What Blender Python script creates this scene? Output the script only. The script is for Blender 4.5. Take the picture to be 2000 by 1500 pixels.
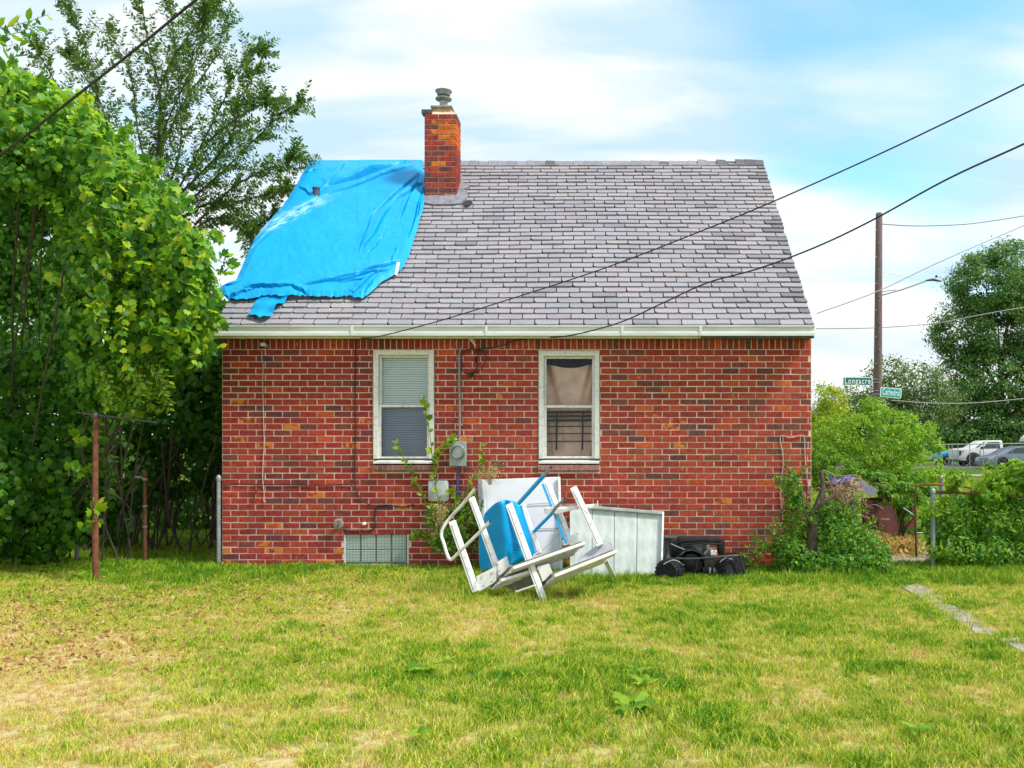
import bpy, bmesh, math, random
import numpy as np
from mathutils import Vector, Matrix

random.seed(7); RNG = np.random.default_rng(7)
SC = bpy.context.scene
for o in list(bpy.data.objects): bpy.data.objects.remove(o)
COL = SC.collection

# ------------------------------------------------------------------ camera
F, CX, CY, H = 1700.0, 1180.0, 868.0, 1.507      # lens in photo pixels, principal point, eye height
cam_d = bpy.data.cameras.new('camera'); cam = bpy.data.objects.new('camera', cam_d); COL.objects.link(cam)
cam.location = (0, 0, H); cam.rotation_euler = (math.radians(90), 0, 0)
cam_d.sensor_width = 36; cam_d.lens = F/2000*36
cam_d.shift_x = (1000-CX)/2000; cam_d.shift_y = (CY-750)/2000
cam_d.clip_start = .1; cam_d.clip_end = 3000
SC.camera = cam
# ------------------------------------------------------------------ light
SUN_DIR = Vector((0.62, -0.24, 0.90)).normalized()
elev = math.asin(SUN_DIR.z); azim = math.atan2(SUN_DIR.x, SUN_DIR.y)
sun_d = bpy.data.lights.new('sun', 'SUN'); sun = bpy.data.objects.new('sun', sun_d); COL.objects.link(sun)
sun_d.energy = 3.0; sun_d.angle = math.radians(10); sun_d.color = (1, .95, .86)
sun.rotation_euler = SUN_DIR.to_track_quat('Z', 'Y').to_euler(); sun.location = (0, 0, 20)
W = bpy.data.worlds.new('World'); SC.world = W; W.use_nodes = True
def build_world():
    nt = W.node_tree; nt.nodes.clear(); N = nt.nodes.new; L = nt.links.new
    out = N('ShaderNodeOutputWorld'); bg = N('ShaderNodeBackground'); L(bg.outputs[0], out.inputs[0])
    bg.inputs[1].default_value = .15
    sky = N('ShaderNodeTexSky'); sky.sky_type = 'NISHITA'; sky.sun_disc = False
    sky.sun_elevation = elev; sky.sun_rotation = azim; sky.air_density = 1.0; sky.dust_density = .4; sky.ozone_density = 1.5
    tc = N('ShaderNodeTexCoord'); sep = N('ShaderNodeSeparateXYZ'); L(tc.outputs['Generated'], sep.inputs[0])
    def m(op, a, b=None, c=None):
        n = N('ShaderNodeMath'); n.operation = op
        for i, v in enumerate((a, b, c)):
            if v is None: continue
            if isinstance(v, (int, float)): n.inputs[i].default_value = v
            else: L(v, n.inputs[i])
        return n.outputs[0]
    zz = m('ADD', m('MAXIMUM', sep.outputs[2], 0.0), .40)
    comb = N('ShaderNodeCombineXYZ'); L(m('DIVIDE', sep.outputs[0], zz), comb.inputs[0]); L(m('DIVIDE', sep.outputs[1], zz), comb.inputs[1])
    def noise(scale, det, dist, off, stretch=(1, 1, 1)):
        mp = N('ShaderNodeMapping'); L(comb.outputs[0], mp.inputs[0]); mp.inputs['Location'].default_value = off; mp.inputs['Scale'].default_value = stretch
        n = N('ShaderNodeTexNoise'); L(mp.outputs[0], n.inputs[0]); n.inputs['Scale'].default_value = scale
        n.inputs['Detail'].default_value = det; n.inputs['Distortion'].default_value = dist; n.inputs['Roughness'].default_value = .5
        return n.outputs[0]
    n1 = noise(1.5, 5, .3, (3.1, .4, 0), (.55, 1.2, 1)); n2 = noise(4.0, 5, .2, (8.1, 2.2, 0), (.5, 1.3, 1))
    n4 = noise(7.0, 6, .3, (2.1, 5.2, 0), (.6, 1.3, 1)); cov = m('ADD', m('ADD', m('MULTIPLY', n1, .52), m('MULTIPLY', n2, .32)), m('MULTIPLY', n4, .16))
    # a clearer opening high on the right
    dv = Vector(((1730-CX)/F, 1, (CY-10)/F)).normalized()
    vm = N('ShaderNodeVectorMath'); vm.operation = 'DOT_PRODUCT'; L(tc.outputs['Generated'], vm.inputs[0]); vm.inputs[1].default_value = dv
    hole = N('ShaderNodeMapRange'); L(vm.outputs['Value'], hole.inputs[0]); hole.inputs[1].default_value = .970; hole.inputs[2].default_value = 1.0
    hole.inputs[3].default_value = 0; hole.inputs[4].default_value = .17; hole.interpolation_type = 'SMOOTHSTEP'
    cov2 = m('SUBTRACT', cov, hole.outputs[0])
    mr = N('ShaderNodeMapRange'); L(cov2, mr.inputs[0]); mr.inputs[1].default_value = .28; mr.inputs[2].default_value = .50
    mr.inputs[3].default_value = .05; mr.inputs[4].default_value = 1.0; mr.interpolation_type = 'SMOOTHSTEP'
    n3 = noise(3.8, 7, .35, (1.3, 7.7, 0), (.5, 1.7, 1))
    cr = N('ShaderNodeValToRGB'); L(n3, cr.inputs[0])
    e = cr.color_ramp.elements
    e[0].position = .41; e[0].color = (.37, .50, .60, 1); e[1].position = .60; e[1].color = (.62, .63, .64, 1)
    sc = N('ShaderNodeVectorMath'); sc.operation = 'SCALE'; L(cr.outputs[0], sc.inputs[0]); sc.inputs['Scale'].default_value = 1/.15
    mx = N('ShaderNodeMix'); mx.data_type = 'RGBA'; hs = N('ShaderNodeHueSaturation'); hs.inputs['Saturation'].default_value = 1.2; hs.inputs['Hue'].default_value = .485; hs.inputs['Value'].default_value = 1.25; L(sky.outputs[0], hs.inputs['Color']); L(mr.outputs[0], mx.inputs[0]); L(hs.outputs[0], mx.inputs[6]); L(sc.outputs[0], mx.inputs[7])
    # haze close to the horizon
    hz = N('ShaderNodeMapRange'); L(sep.outputs[2], hz.inputs[0]); hz.inputs[1].default_value = 0; hz.inputs[2].default_value = .22
    hz.inputs[3].default_value = .75; hz.inputs[4].default_value = 0; hz.interpolation_type = 'SMOOTHSTEP'
    mx2 = N('ShaderNodeMix'); mx2.data_type = 'RGBA'; L(hz.outputs[0], mx2.inputs[0]); L(mx.outputs[2], mx2.inputs[6])
    mx2.inputs[7].default_value = (.66/.15, .64/.15, .63/.15, 1)
    L(mx2.outputs[2], bg.inputs[0])
build_world()
SC.view_settings.view_transform = 'Standard'; SC.view_settings.look = 'None'
SC.view_settings.exposure = 0.8; SC.view_settings.gamma = 1; SC.view_settings.use_curve_mapping = False
SC.render.engine = 'CYCLES'
try:
    SC.cycles.max_bounces = 6; SC.cycles.transparent_max_bounces = 12
except Exception: pass

# ------------------------------------------------------------------ helpers
def P(px, py, d): return Vector(((px-CX)/F*d, d, H-(py-CY)/F*d))
def G(px, py): return P(px, py, F*H/(py-CY))                      # point of the ground seen at a pixel
def gd(py): return F*H/(py-CY)
WL = {}
def wl(o): return WL.get(o.name, Vector((0, 0, 0))) if o else Vector((0, 0, 0))
def link(name, data, parent, world):
    o = bpy.data.objects.new(name, data); COL.objects.link(o)
    if parent: o.parent = parent
    o.location = Vector(world)-wl(parent); WL[o.name] = Vector(world)
    return o
def tag(o, label=None, cat=None, group=None, kind=None):
    if label: o['label'] = label
    if cat: o['category'] = cat
    if group: o['group'] = group
    if kind: o['kind'] = kind
    return o
def empty(name, loc, label=None, cat=None, group=None):
    return tag(link(name, None, None, loc), label, cat, group)

class MB:
    def __init__(s): s.v = []; s.f = []; s.m = []; s.cur = 0
    def add(s, vs, fs):
        b = len(s.v); s.v += [tuple(v) for v in vs]; s.f += [tuple(i+b for i in f) for f in fs]; s.m += [s.cur]*len(fs)
    def box(s, c, h, rot=None):
        vs = []
        for x in (-1, 1):
            for y in (-1, 1):
                for z in (-1, 1):
                    p = Vector((x*h[0], y*h[1], z*h[2]))
                    if rot: p = rot @ p
                    vs.append(Vector(c)+p)
        s.add(vs, [(0, 1, 3, 2), (4, 6, 7, 5), (0, 4, 5, 1), (2, 3, 7, 6), (0, 2, 6, 4), (1, 5, 7, 3)])
    def box2(s, a, b): s.box([(a[i]+b[i])/2 for i in range(3)], [abs(b[i]-a[i])/2 for i in range(3)])
    def beam(s, a, b, w, t, side=(0, 1, 0)):
        """rectangular bar from a to b: t thick along `side`, w wide across"""
        a = Vector(a); b = Vector(b); d = (b-a).normalized(); n = Vector(side); n = (n-d*n.dot(d)).normalized(); u = d.cross(n)
        vs = []
        for p in (a, b):
            for i, j in ((-1, -1), (1, -1), (1, 1), (-1, 1)): vs.append(p+u*w/2*i+n*t/2*j)
        s.add(vs, [(3, 2, 1, 0), (4, 5, 6, 7), (0, 1, 5, 4), (1, 2, 6, 5), (2, 3, 7, 6), (3, 0, 4, 7)])
    def tube(s, pts, r, n=8, caps=True):
        pts = [Vector(p) for p in pts]; rs = r if isinstance(r, (list, tuple)) else [r]*len(pts)
        up = None; vs = []
        for i, p in enumerate(pts):
            d = (pts[min(i+1, len(pts)-1)]-pts[max(i-1, 0)])
            if d.length < 1e-9: d = Vector((0, 0, 1))
            d.normalize()
            if up is None: up = d.orthogonal().normalized()
            up = up-d*up.dot(d)
            up = up.normalized() if up.length > 1e-6 else d.orthogonal().normalized()
            w = d.cross(up)
            for k in range(n):
                a = 2*math.pi*k/n; vs.append(p+(up*math.cos(a)+w*math.sin(a))*rs[i])
        fs = []
        for i in range(len(pts)-1):
            for k in range(n):
                fs.append((i*n+k, i*n+(k+1) % n, (i+1)*n+(k+1) % n, (i+1)*n+k))
        if caps: fs += [tuple(range(n))[::-1], tuple((len(pts)-1)*n+k for k in range(n))]
        s.add(vs, fs)
    def lathe(s, c, prof, axis=(0, 0, 1), n=24, caps=True):
        c = Vector(c); ax = Vector(axis).normalized(); u = ax.orthogonal().normalized(); w = ax.cross(u); vs = []
        for r, h in prof:
            for k in range(n):
                a = 2*math.pi*k/n; vs.append(c+ax*h+(u*math.cos(a)+w*math.sin(a))*r)
        fs = [(i*n+k, i*n+(k+1) % n, (i+1)*n+(k+1) % n, (i+1)*n+k) for i in range(len(prof)-1) for k in range(n)]
        if caps: fs += [tuple(range(n))[::-1], tuple((len(prof)-1)*n+k for k in range(n))]
        s.add(vs, fs)
    def prism(s, poly, ext):
        """polygon (3d points) extruded by the vector ext"""
        n = len(poly); e = Vector(ext); vs = [Vector(p) for p in poly]+[Vector(p)+e for p in poly]
        s.add(vs, [tuple(range(n))[::-1], tuple(range(n, 2*n))]+[(i, (i+1) % n, n+(i+1) % n, n+i) for i in range(n)])
    def grid(s, pts, nu, nv):
        s.add(pts, [(j*nu+i, j*nu+i+1, (j+1)*nu+i+1, (j+1)*nu+i) for j in range(nv-1) for i in range(nu-1)])
    def build(s, name, mats, parent=None, smooth=False, bevel=0, origin=None, recalc=True):
        if not isinstance(mats, (list, tuple)): mats = [mats]
        a = np.array(s.v); lo, hi = a.min(0), a.max(0)
        c = Vector(origin) if origin is not None else Vector(((lo[0]+hi[0])/2, (lo[1]+hi[1])/2, lo[2]))
        me = bpy.data.meshes.new(name); me.from_pydata([tuple(Vector(v)-c) for v in s.v], [], s.f)
        for mt in mats: me.materials.append(mt)
        if len(mats) > 1: me.polygons.foreach_set('material_index', s.m)
        if recalc or bevel:
            bm = bmesh.new(); bm.from_mesh(me)
            if recalc: bmesh.ops.recalc_face_normals(bm, faces=bm.faces)
            if bevel:
                es = [e for e in bm.edges if len(e.link_faces) == 2 and e.calc_face_angle(0) > .6]
                bmesh.ops.bevel(bm, geom=es, offset=bevel, segments=2, affect='EDGES', profile=.6)
            bm.to_mesh(me); bm.free()
        if smooth:
            me.polygons.foreach_set('use_smooth', [True]*len(me.polygons))
            try: me.set_sharp_from_angle(angle=math.radians(40))
            except Exception: pass
        me.update()
        return link(name, me, parent, c)

def smooth_pts(pts, n=6):
    """Catmull-Rom through 3d points"""
    pts = [Vector(p) for p in pts]; Q = [pts[0]]+pts+[pts[-1]]; out = []
    for i in range(1, len(Q)-2):
        a, b, c, d = Q[i-1], Q[i], Q[i+1], Q[i+2]
        for k in range(n):
            t = k/n; out.append(.5*((2*b)+(c-a)*t+(2*a-5*b+4*c-d)*t*t+(3*b-a-3*c+d)*t**3))
    out.append(pts[-1]); return out

# value noise (numpy) shared by the lawn sheet and the grass on it
_T = RNG.random((256, 256))
def vnoise(x, y, s):
    x = np.asarray(x)/s+1000.3; y = np.asarray(y)/s+1000.7
    xi = np.floor(x).astype(int); yi = np.floor(y).astype(int); fx = x-xi; fy = y-yi
    fx = fx*fx*(3-2*fx); fy = fy*fy*(3-2*fy)
    g = lambda i, j: _T[i % 256, j % 256]
    return (g(xi, yi)*(1-fx)+g(xi+1, yi)*fx)*(1-fy)+(g(xi, yi+1)*(1-fx)+g(xi+1, yi+1)*fx)*fy

# ------------------------------------------------------------------ materials
def nodes(name):
    m = bpy.data.materials.new(name); m.use_nodes = True; nt = m.node_tree
    return m, nt, nt.nodes['Principled BSDF'], nt.nodes.new, nt.links.new
def ramp(N, stops, mode='LINEAR'):
    r = N('ShaderNodeValToRGB'); cr = r.color_ramp; cr.interpolation = mode
    while len(cr.elements) < len(stops): cr.elements.new(.5)
    for e, (p, c) in zip(cr.elements, stops): e.position = p; e.color = (*c, 1)
    return r
def mat(name, c1, c2=None, scale=6, rough=.6, bump=0, bscale=40, metal=0, detail=5, stretch=(1, 1, 1), lo=.35, hi=.65, spec=.4):
    m, nt, b, N, L = nodes(name)
    b.inputs['Roughness'].default_value = rough; b.inputs['Metallic'].default_value = metal; b.inputs['Specular IOR Level'].default_value = spec
    tc = N('ShaderNodeTexCoord'); mp = N('ShaderNodeMapping'); L(tc.outputs['Object'], mp.inputs[0]); mp.inputs['Scale'].default_value = stretch
    if c2 is None: c2 = tuple(x*.82 for x in c1)
    n = N('ShaderNodeTexNoise'); L(mp.outputs[0], n.inputs[0]); n.inputs['Scale'].default_value = scale; n.inputs['Detail'].default_value = detail
    r = ramp(N, [(lo, c1), (hi, c2)]); L(n.outputs[0], r.inputs[0]); L(r.outputs[0], b.inputs['Base Color'])
    if bump:
        n2 = N('ShaderNodeTexNoise'); L(mp.outputs[0], n2.inputs[0]); n2.inputs['Scale'].default_value = bscale; n2.inputs['Detail'].default_value = 5
        bp = N('ShaderNodeBump'); L(n2.outputs[0], bp.inputs['Height']); bp.inputs['Strength'].default_value = bump; bp.inputs['Distance'].default_value = .01
        L(bp.outputs[0], b.inputs['Normal'])
    return m
def brick_mat(name, attr):
    """base colour from object colour or from the colour attribute; alpha = how much of the face has spalled to orange"""
    m, nt, b, N, L = nodes(name); b.inputs['Roughness'].default_value = .85; b.inputs['Specular IOR Level'].default_value = .25
    if attr: a = N('ShaderNodeAttribute'); a.attribute_name = 'tint'; col, al = a.outputs['Color'], a.outputs['Alpha']
    else: a = N('ShaderNodeObjectInfo'); col, al = a.outputs['Color'], a.outputs['Alpha']
    g = N('ShaderNodeNewGeometry')
    n = N('ShaderNodeTexNoise'); L(g.outputs['Position'], n.inputs[0]); n.inputs['Scale'].default_value = 22; n.inputs['Detail'].default_value = 6; n.inputs['Roughness'].default_value = .65
    r = ramp(N, [(.3, (.62, .58, .6)), (.62, (1.25, 1.22, 1.2))]); L(n.outputs[0], r.inputs[0])
    nb = N('ShaderNodeTexNoise'); L(g.outputs['Position'], nb.inputs[0]); nb.inputs['Scale'].default_value = 1.1; nb.inputs['Detail'].default_value = 6; nb.inputs['Roughness'].default_value = .6
    rb_ = ramp(N, [(.33, (.84, .85, .88)), (.5, (1, 1, 1)), (.68, (1.1, 1.07, 1.03))]); L(nb.outputs[0], rb_.inputs[0])
    m0 = N('ShaderNodeMix'); m0.data_type = 'RGBA'; m0.blend_type = 'MULTIPLY'; m0.inputs[0].default_value = 1; L(col, m0.inputs[6]); L(rb_.outputs[0], m0.inputs[7])
    mul = N('ShaderNodeMix'); mul.data_type = 'RGBA'; mul.blend_type = 'MULTIPLY'; mul.inputs[0].default_value = 1; L(m0.outputs[2], mul.inputs[6]); L(r.outputs[0], mul.inputs[7])
    # light scuffs of mortar
    n3 = N('ShaderNodeTexNoise'); L(g.outputs['Position'], n3.inputs[0]); n3.inputs['Scale'].default_value = 60; n3.inputs['Detail'].default_value = 3
    r3 = ramp(N, [(.66, (0, 0, 0)), (.78, (.5, .5, .5))]); L(n3.outputs[0], r3.inputs[0])
    sc = N('ShaderNodeMix'); sc.data_type = 'RGBA'; L(r3.outputs[0], sc.inputs[0]); L(mul.outputs[2], sc.inputs[6]); sc.inputs[7].default_value = (.5, .33, .27, 1)
    # spalled part
    n2 = N('ShaderNodeTexNoise'); L(g.outputs['Position'], n2.inputs[0]); n2.inputs['Scale'].default_value = 13; n2.inputs['Detail'].default_value = 3
    mth = N('ShaderNodeMath'); mth.operation = 'ADD'; L(n2.outputs[0], mth.inputs[0]); L(al, mth.inputs[1])
    mr = N('ShaderNodeMapRange'); L(mth.outputs[0], mr.inputs[0]); mr.inputs[1].default_value = .98; mr.inputs[2].default_value = 1.06
    sp = ramp(N, [(.3, (.52, .11, .02)), (.6, (.60, .22, .035))]); L(n.outputs[0], sp.inputs[0])
    mx = N('ShaderNodeMix'); mx.data_type = 'RGBA'; L(mr.outputs[0], mx.inputs[0]); L(sc.outputs[2], mx.inputs[6]); L(sp.outputs[0], mx.inputs[7])
    L(mx.outputs[2], b.inputs['Base Color'])
    bp = N('ShaderNodeBump'); L(n.outputs[0], bp.inputs['Height']); bp.inputs['Strength'].default_value = .5; bp.inputs['Distance'].default_value = .008
    L(bp.outputs[0], b.inputs['Normal'])
    return m
def shingle_mat(name, attr):
    m, nt, b, N, L = nodes(name); b.inputs['Roughness'].default_value = .9; b.inputs['Specular IOR Level'].default_value = .2
    if attr: a = N('ShaderNodeAttribute'); a.attribute_name = 'tint'; col = a.outputs['Color']
    else: a = N('ShaderNodeObjectInfo'); col = a.outputs['Color']
    g = N('ShaderNodeNewGeometry')
    n = N('ShaderNodeTexNoise'); L(g.outputs['Position'], n.inputs[0]); n.inputs['Scale'].default_value = 90; n.inputs['Detail'].default_value = 3
    r = ramp(N, [(.3, (.7, .7, .72)), (.7, (1.22, 1.2, 1.2))]); L(n.outputs[0], r.inputs[0])
    n2 = N('ShaderNodeTexNoise'); L(g.outputs['Position'], n2.inputs[0]); n2.inputs['Scale'].default_value = 1.3; n2.inputs['Detail'].default_value = 5
    r2 = ramp(N, [(.35, (.93, .93, .95)), (.65, (1.04, 1.04, 1.04))]); L(n2.outputs[0], r2.inputs[0])
    cur = col
    for rr in (r, r2):
        mul = N('ShaderNodeMix'); mul.data_type = 'RGBA'; mul.blend_type = 'MULTIPLY'; mul.inputs[0].default_value = 1; L(cur, mul.inputs[6]); L(rr.outputs[0], mul.inputs[7]); cur = mul.outputs[2]
    L(cur, b.inputs['Base Color'])
    bp = N('ShaderNodeBump'); L(n.outputs[0], bp.inputs['Height']); bp.inputs['Strength'].default_value = .5; bp.inputs['Distance'].default_value = .004
    L(bp.outputs[0], b.inputs['Normal'])
    return m
def leaf_mat(name, stops, trans=.35, rough=.5):
    m, nt, b, N, L = nodes(name); b.inputs['Roughness'].default_value = rough; b.inputs['Specular IOR Level'].default_value = .35
    a = N('ShaderNodeAttribute'); a.attribute_name = 'rnd'; oi = N('ShaderNodeObjectInfo')
    gt_ = N('ShaderNodeMath'); gt_.operation = 'LESS_THAN'; L(a.outputs['Fac'], gt_.inputs[0]); gt_.inputs[1].default_value = .0005
    fr = N('ShaderNodeMath'); fr.operation = 'MULTIPLY_ADD'; L(gt_.outputs[0], fr.inputs[0]); L(oi.outputs['Random'], fr.inputs[1]); L(a.outputs['Fac'], fr.inputs[2])
    r = ramp(N, stops); L(fr.outputs[0], r.inputs[0]); L(r.outputs[0], b.inputs['Base Color'])
    t = N('ShaderNodeBsdfTranslucent'); hs = N('ShaderNodeHueSaturation'); L(r.outputs[0], hs.inputs['Color']); hs.inputs['Hue'].default_value = .485; hs.inputs['Value'].default_value = 1.7
    L(hs.outputs[0], t.inputs[0])
    mx = N('ShaderNodeMixShader'); mx.inputs[0].default_value = trans; L(b.outputs[0], mx.inputs[1]); L(t.outputs[0], mx.inputs[2])
    L(mx.outputs[0], nt.nodes['Material Output'].inputs[0])
    return m
def glass_mat(name, tint=(.97, .985, .985), refl=.0):
    m, nt, b, N, L = nodes(name); nt.nodes.remove(b)
    t = N('ShaderNodeBsdfTransparent'); t.inputs[0].default_value = (*tint, 1)
    g = N('ShaderNodeBsdfGlossy'); g.inputs['Roughness'].default_value = .03
    fr = N('ShaderNodeFresnel'); fr.inputs[0].default_value = 1.27
    ad = N('ShaderNodeMath'); ad.operation = 'ADD'; L(fr.outputs[0], ad.inputs[0]); ad.inputs[1].default_value = refl
    mx = N('ShaderNodeMixShader'); L(ad.outputs[0], mx.inputs[0]); L(t.outputs[0], mx.inputs[1]); L(g.outputs[0], mx.inputs[2])
    L(mx.outputs[0], nt.nodes['Material Output'].inputs[0]); return m

M = {}
M['mortar'] = mat('mortar', (.76, .57, .46), (.60, .43, .34), 9, .95, .6, 90)
M['brick'] = brick_mat('brick', False); M['brick_mass'] = brick_mat('brick_mass', True)
M['shingle'] = shingle_mat('shingle', False); M['shingle_mass'] = shingle_mat('shingle_mass', True)
M['felt'] = mat('felt', (.045, .042, .055), (.03, .03, .035), 8, .95)
M['white'] = mat('white_paint', (.74, .75, .73), (.58, .58, .56), 12, .45, .1, 60, lo=.45, hi=.8)
M['oldwhite'] = mat('weathered_white_paint', (.78, .77, .74), (.48, .46, .44), 25, .6, .35, 70, lo=.5, hi=.8)
M['alu'] = mat('white_coated_metal', (.82, .81, .78), (.42, .40, .34), 14, .38, .08, 60, lo=.53, hi=.78, detail=9)
M['gutter'] = mat('gutter_enamel', (.70, .72, .70), (.56, .58, .56), 5, .4, .08, 30, stretch=(.4, 1, 3))
M['underside'] = mat('shaded_underside', (.16, .155, .11), (.09, .085, .06), 12, .6)  # dark olive puts the shade under treads and between ribs into the colour
M['panel'] = mat('pale_sheet_metal', (.56, .60, .58), (.40, .45, .42), 4, .35, .06, 8, stretch=(3, 3, .7))
M['blue'] = mat('blue_plastic', (.0, .36, .76), (.0, .30, .68), 5, .35, .15, 25)
M['black'] = mat('black_plastic', (.012, .012, .015), (.02, .02, .024), 10, .42, .1, 60, spec=.25)
M['rubber'] = mat('rubber', (.012, .012, .014), (.03, .03, .033), 30, .7, .3, 60, spec=.2)
M['darkmetal'] = mat('dark_metal', (.06, .06, .065), (.12, .11, .11), 20, .4, .1, 50, metal=.6)
M['rust'] = mat('rust', (.22, .08, .035), (.11, .045, .025), 22, .8, .5, 80)
M['galv'] = mat('galvanised', (.36, .38, .40), (.24, .25, .27), 14, .45, .1, 60, metal=.35)
M['cable'] = mat('cable', (.014, .013, .018), (.03, .03, .035), 20, .6)
M['whitecable'] = mat('white_cable', (.62, .56, .5), (.4, .36, .33), 30, .6)
M['greycable'] = mat('grey_cable', (.3, .29, .29), (.2, .2, .2), 30, .6)
M['meter'] = mat('meter_enamel', (.34, .40, .39), (.27, .32, .31), 10, .45)
M['glass'] = glass_mat('glass'); M['screen'] = glass_mat('insect_screen', (.80, .80, .86), .0)
M['blind'] = mat('blind_vinyl', (.80, .88, .88), (.74, .83, .84), 4, .5)
M['curtain'] = mat('curtain_cloth', (.86, .58, .47), (.66, .43, .35), 9, .9, .3, 120)
M['wood'] = mat('pole_wood', (.20, .135, .125), (.11, .075, .075), 5, .9, .5, 30, stretch=(6, 6, .5))
M['concrete'] = mat('concrete', (.36, .31, .26), (.25, .21, .17), 7, .9, .4, 40)
M['flash'] = mat('roof_cement', (.25, .25, .29), (.15, .15, .18), 16, .8, .6, 40)
M['tan'] = mat('clay_flue', (.48, .34, .17), (.30, .21, .12), 12, .9, .5, 40)
M['maroon'] = mat('maroon_board', (.10, .013, .011), (.06, .01, .01), 6, .7)
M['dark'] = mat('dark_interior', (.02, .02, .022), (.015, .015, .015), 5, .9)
M['bark'] = mat('bark', (.13, .095, .07), (.06, .045, .035), 18, .95, .8, 50, stretch=(3, 3, .8))
M['twig'] = mat('dry_twig', (.52, .37, .26), (.34, .22, .15), 30, .9)
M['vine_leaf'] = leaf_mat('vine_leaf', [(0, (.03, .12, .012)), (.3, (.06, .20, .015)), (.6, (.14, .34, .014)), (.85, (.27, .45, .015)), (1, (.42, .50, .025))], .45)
M['elm_leaf'] = leaf_mat('elm_leaf', [(0, (.04, .11, .018)), (.6, (.08, .19, .022)), (1, (.18, .30, .03))], .4)
M['bush_leaf'] = leaf_mat('bush_leaf', [(0, (.08, .23, .015)), (.5, (.17, .37, .018)), (1, (.33, .45, .03))], .45)
M['shrub_leaf'] = leaf_mat('shrub_leaf', [(0, (.04, .15, .014)), (.5, (.09, .27, .02)), (1, (.24, .42, .025))], .4)
M['tree_leaf'] = leaf_mat('tree_leaf', [(0, (.045, .13, .035)), (.6, (.085, .21, .045)), (1, (.22, .34, .045))], .4)
M['pale_leaf'] = leaf_mat('pale_leaf', [(0, (.05, .13, .03)), (.6, (.10, .19, .04)), (1, (.2, .25, .05))], .3)
M['yellow_leaf'] = leaf_mat('yellow_leaf', [(0, (.16, .32, .02)), (.6, (.32, .42, .02)), (1, (.6, .5, .03))], .4)
M['dry_leaf'] = leaf_mat('dry_leaf', [(0, (.22, .10, .035)), (.5, (.42, .24, .09)), (1, (.6, .42, .2))], .2)
M['flower'] = leaf_mat('faded_blossom', [(0, (.35, .22, .05)), (.5, (.5, .42, .12)), (1, (.6, .6, .3))], .2)
M['carwhite'] = mat('white_car_paint', (.8, .8, .8), (.77, .77, .77), 3, .2); M['cargrey'] = mat('grey_car_paint', (.2, .23, .28), (.18, .2, .25), 3, .2)
M['carblue'] = mat('blue_car_paint', (.0, .25, .5), None, 3, .25); M['carglass'] = mat('car_glass', (.06, .09, .12), None, 3, .08)
M['sign'] = mat('sign_green', (.0, .17, .16), (.0, .15, .14), 5, .4); M['letter'] = mat('sign_white', (.85, .9, .88), (.8, .85, .85), 5, .4)
M['sign2'] = mat('sign_light_green', (.0, .36, .33), (.0, .33, .3), 5, .4); M['asphalt'] = mat('asphalt', (.055, .055, .058), (.045, .045, .045), 20, .9)
M['rim'] = mat('wheel_rim', (.55, .55, .56), None, 10, .3, metal=.5)

# ------------------------------------------------------------------ ground
X = lambda px, d=10.5: (px-CX)/F*d
Z = lambda py, d=10.5: H-(py-CY)/F*d
WALL = 10.5; XL, XR = -4.61, 2.50
def dryness(x, y):
    """0 = lush green, 1 = dead straw; a fact of the lawn, used by soil and grass alike"""
    n = .19*vnoise(x, y, 1.7)+.20*vnoise(x+31, y+7, .6)+.26*vnoise(x+5, y+77, .22)+.35*vnoise(x+5, y+77, .08)
    edge = np.clip((y-8.9)/1.3, 0, 1)*.36                        # green strip along the house
    left = np.clip((-x-.6)/3.2, 0, 1)*.17*np.clip((9.4-y)/3, 0, 1)
    near = np.clip((6.3-y)/2.2, 0, 1)*.13
    right = np.clip((x-.3)/2.5, 0, 1)*.17
    g1 = .15*np.exp(-((x+.9)/.9)**2-((y-5.6)/.9)**2)+.13*np.exp(-((x-.4)/.5)**2-((y-5.2)/.7)**2)+.18*np.exp(-((x+.9)/1.6)**2-((y-9.1)/.6)**2)+.2*np.exp(-((x-1.4)/1.3)**2-((y-7.8)/.5)**2)
    return np.clip(n*1.72-.30+left*2.0+near*.7-edge-right*.9-g1, 0, 1)
def gh(x, y): return 0.018*(vnoise(x, y, 1.3)-.5)*np.clip((10.2-y)/1, 0, 1)
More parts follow.
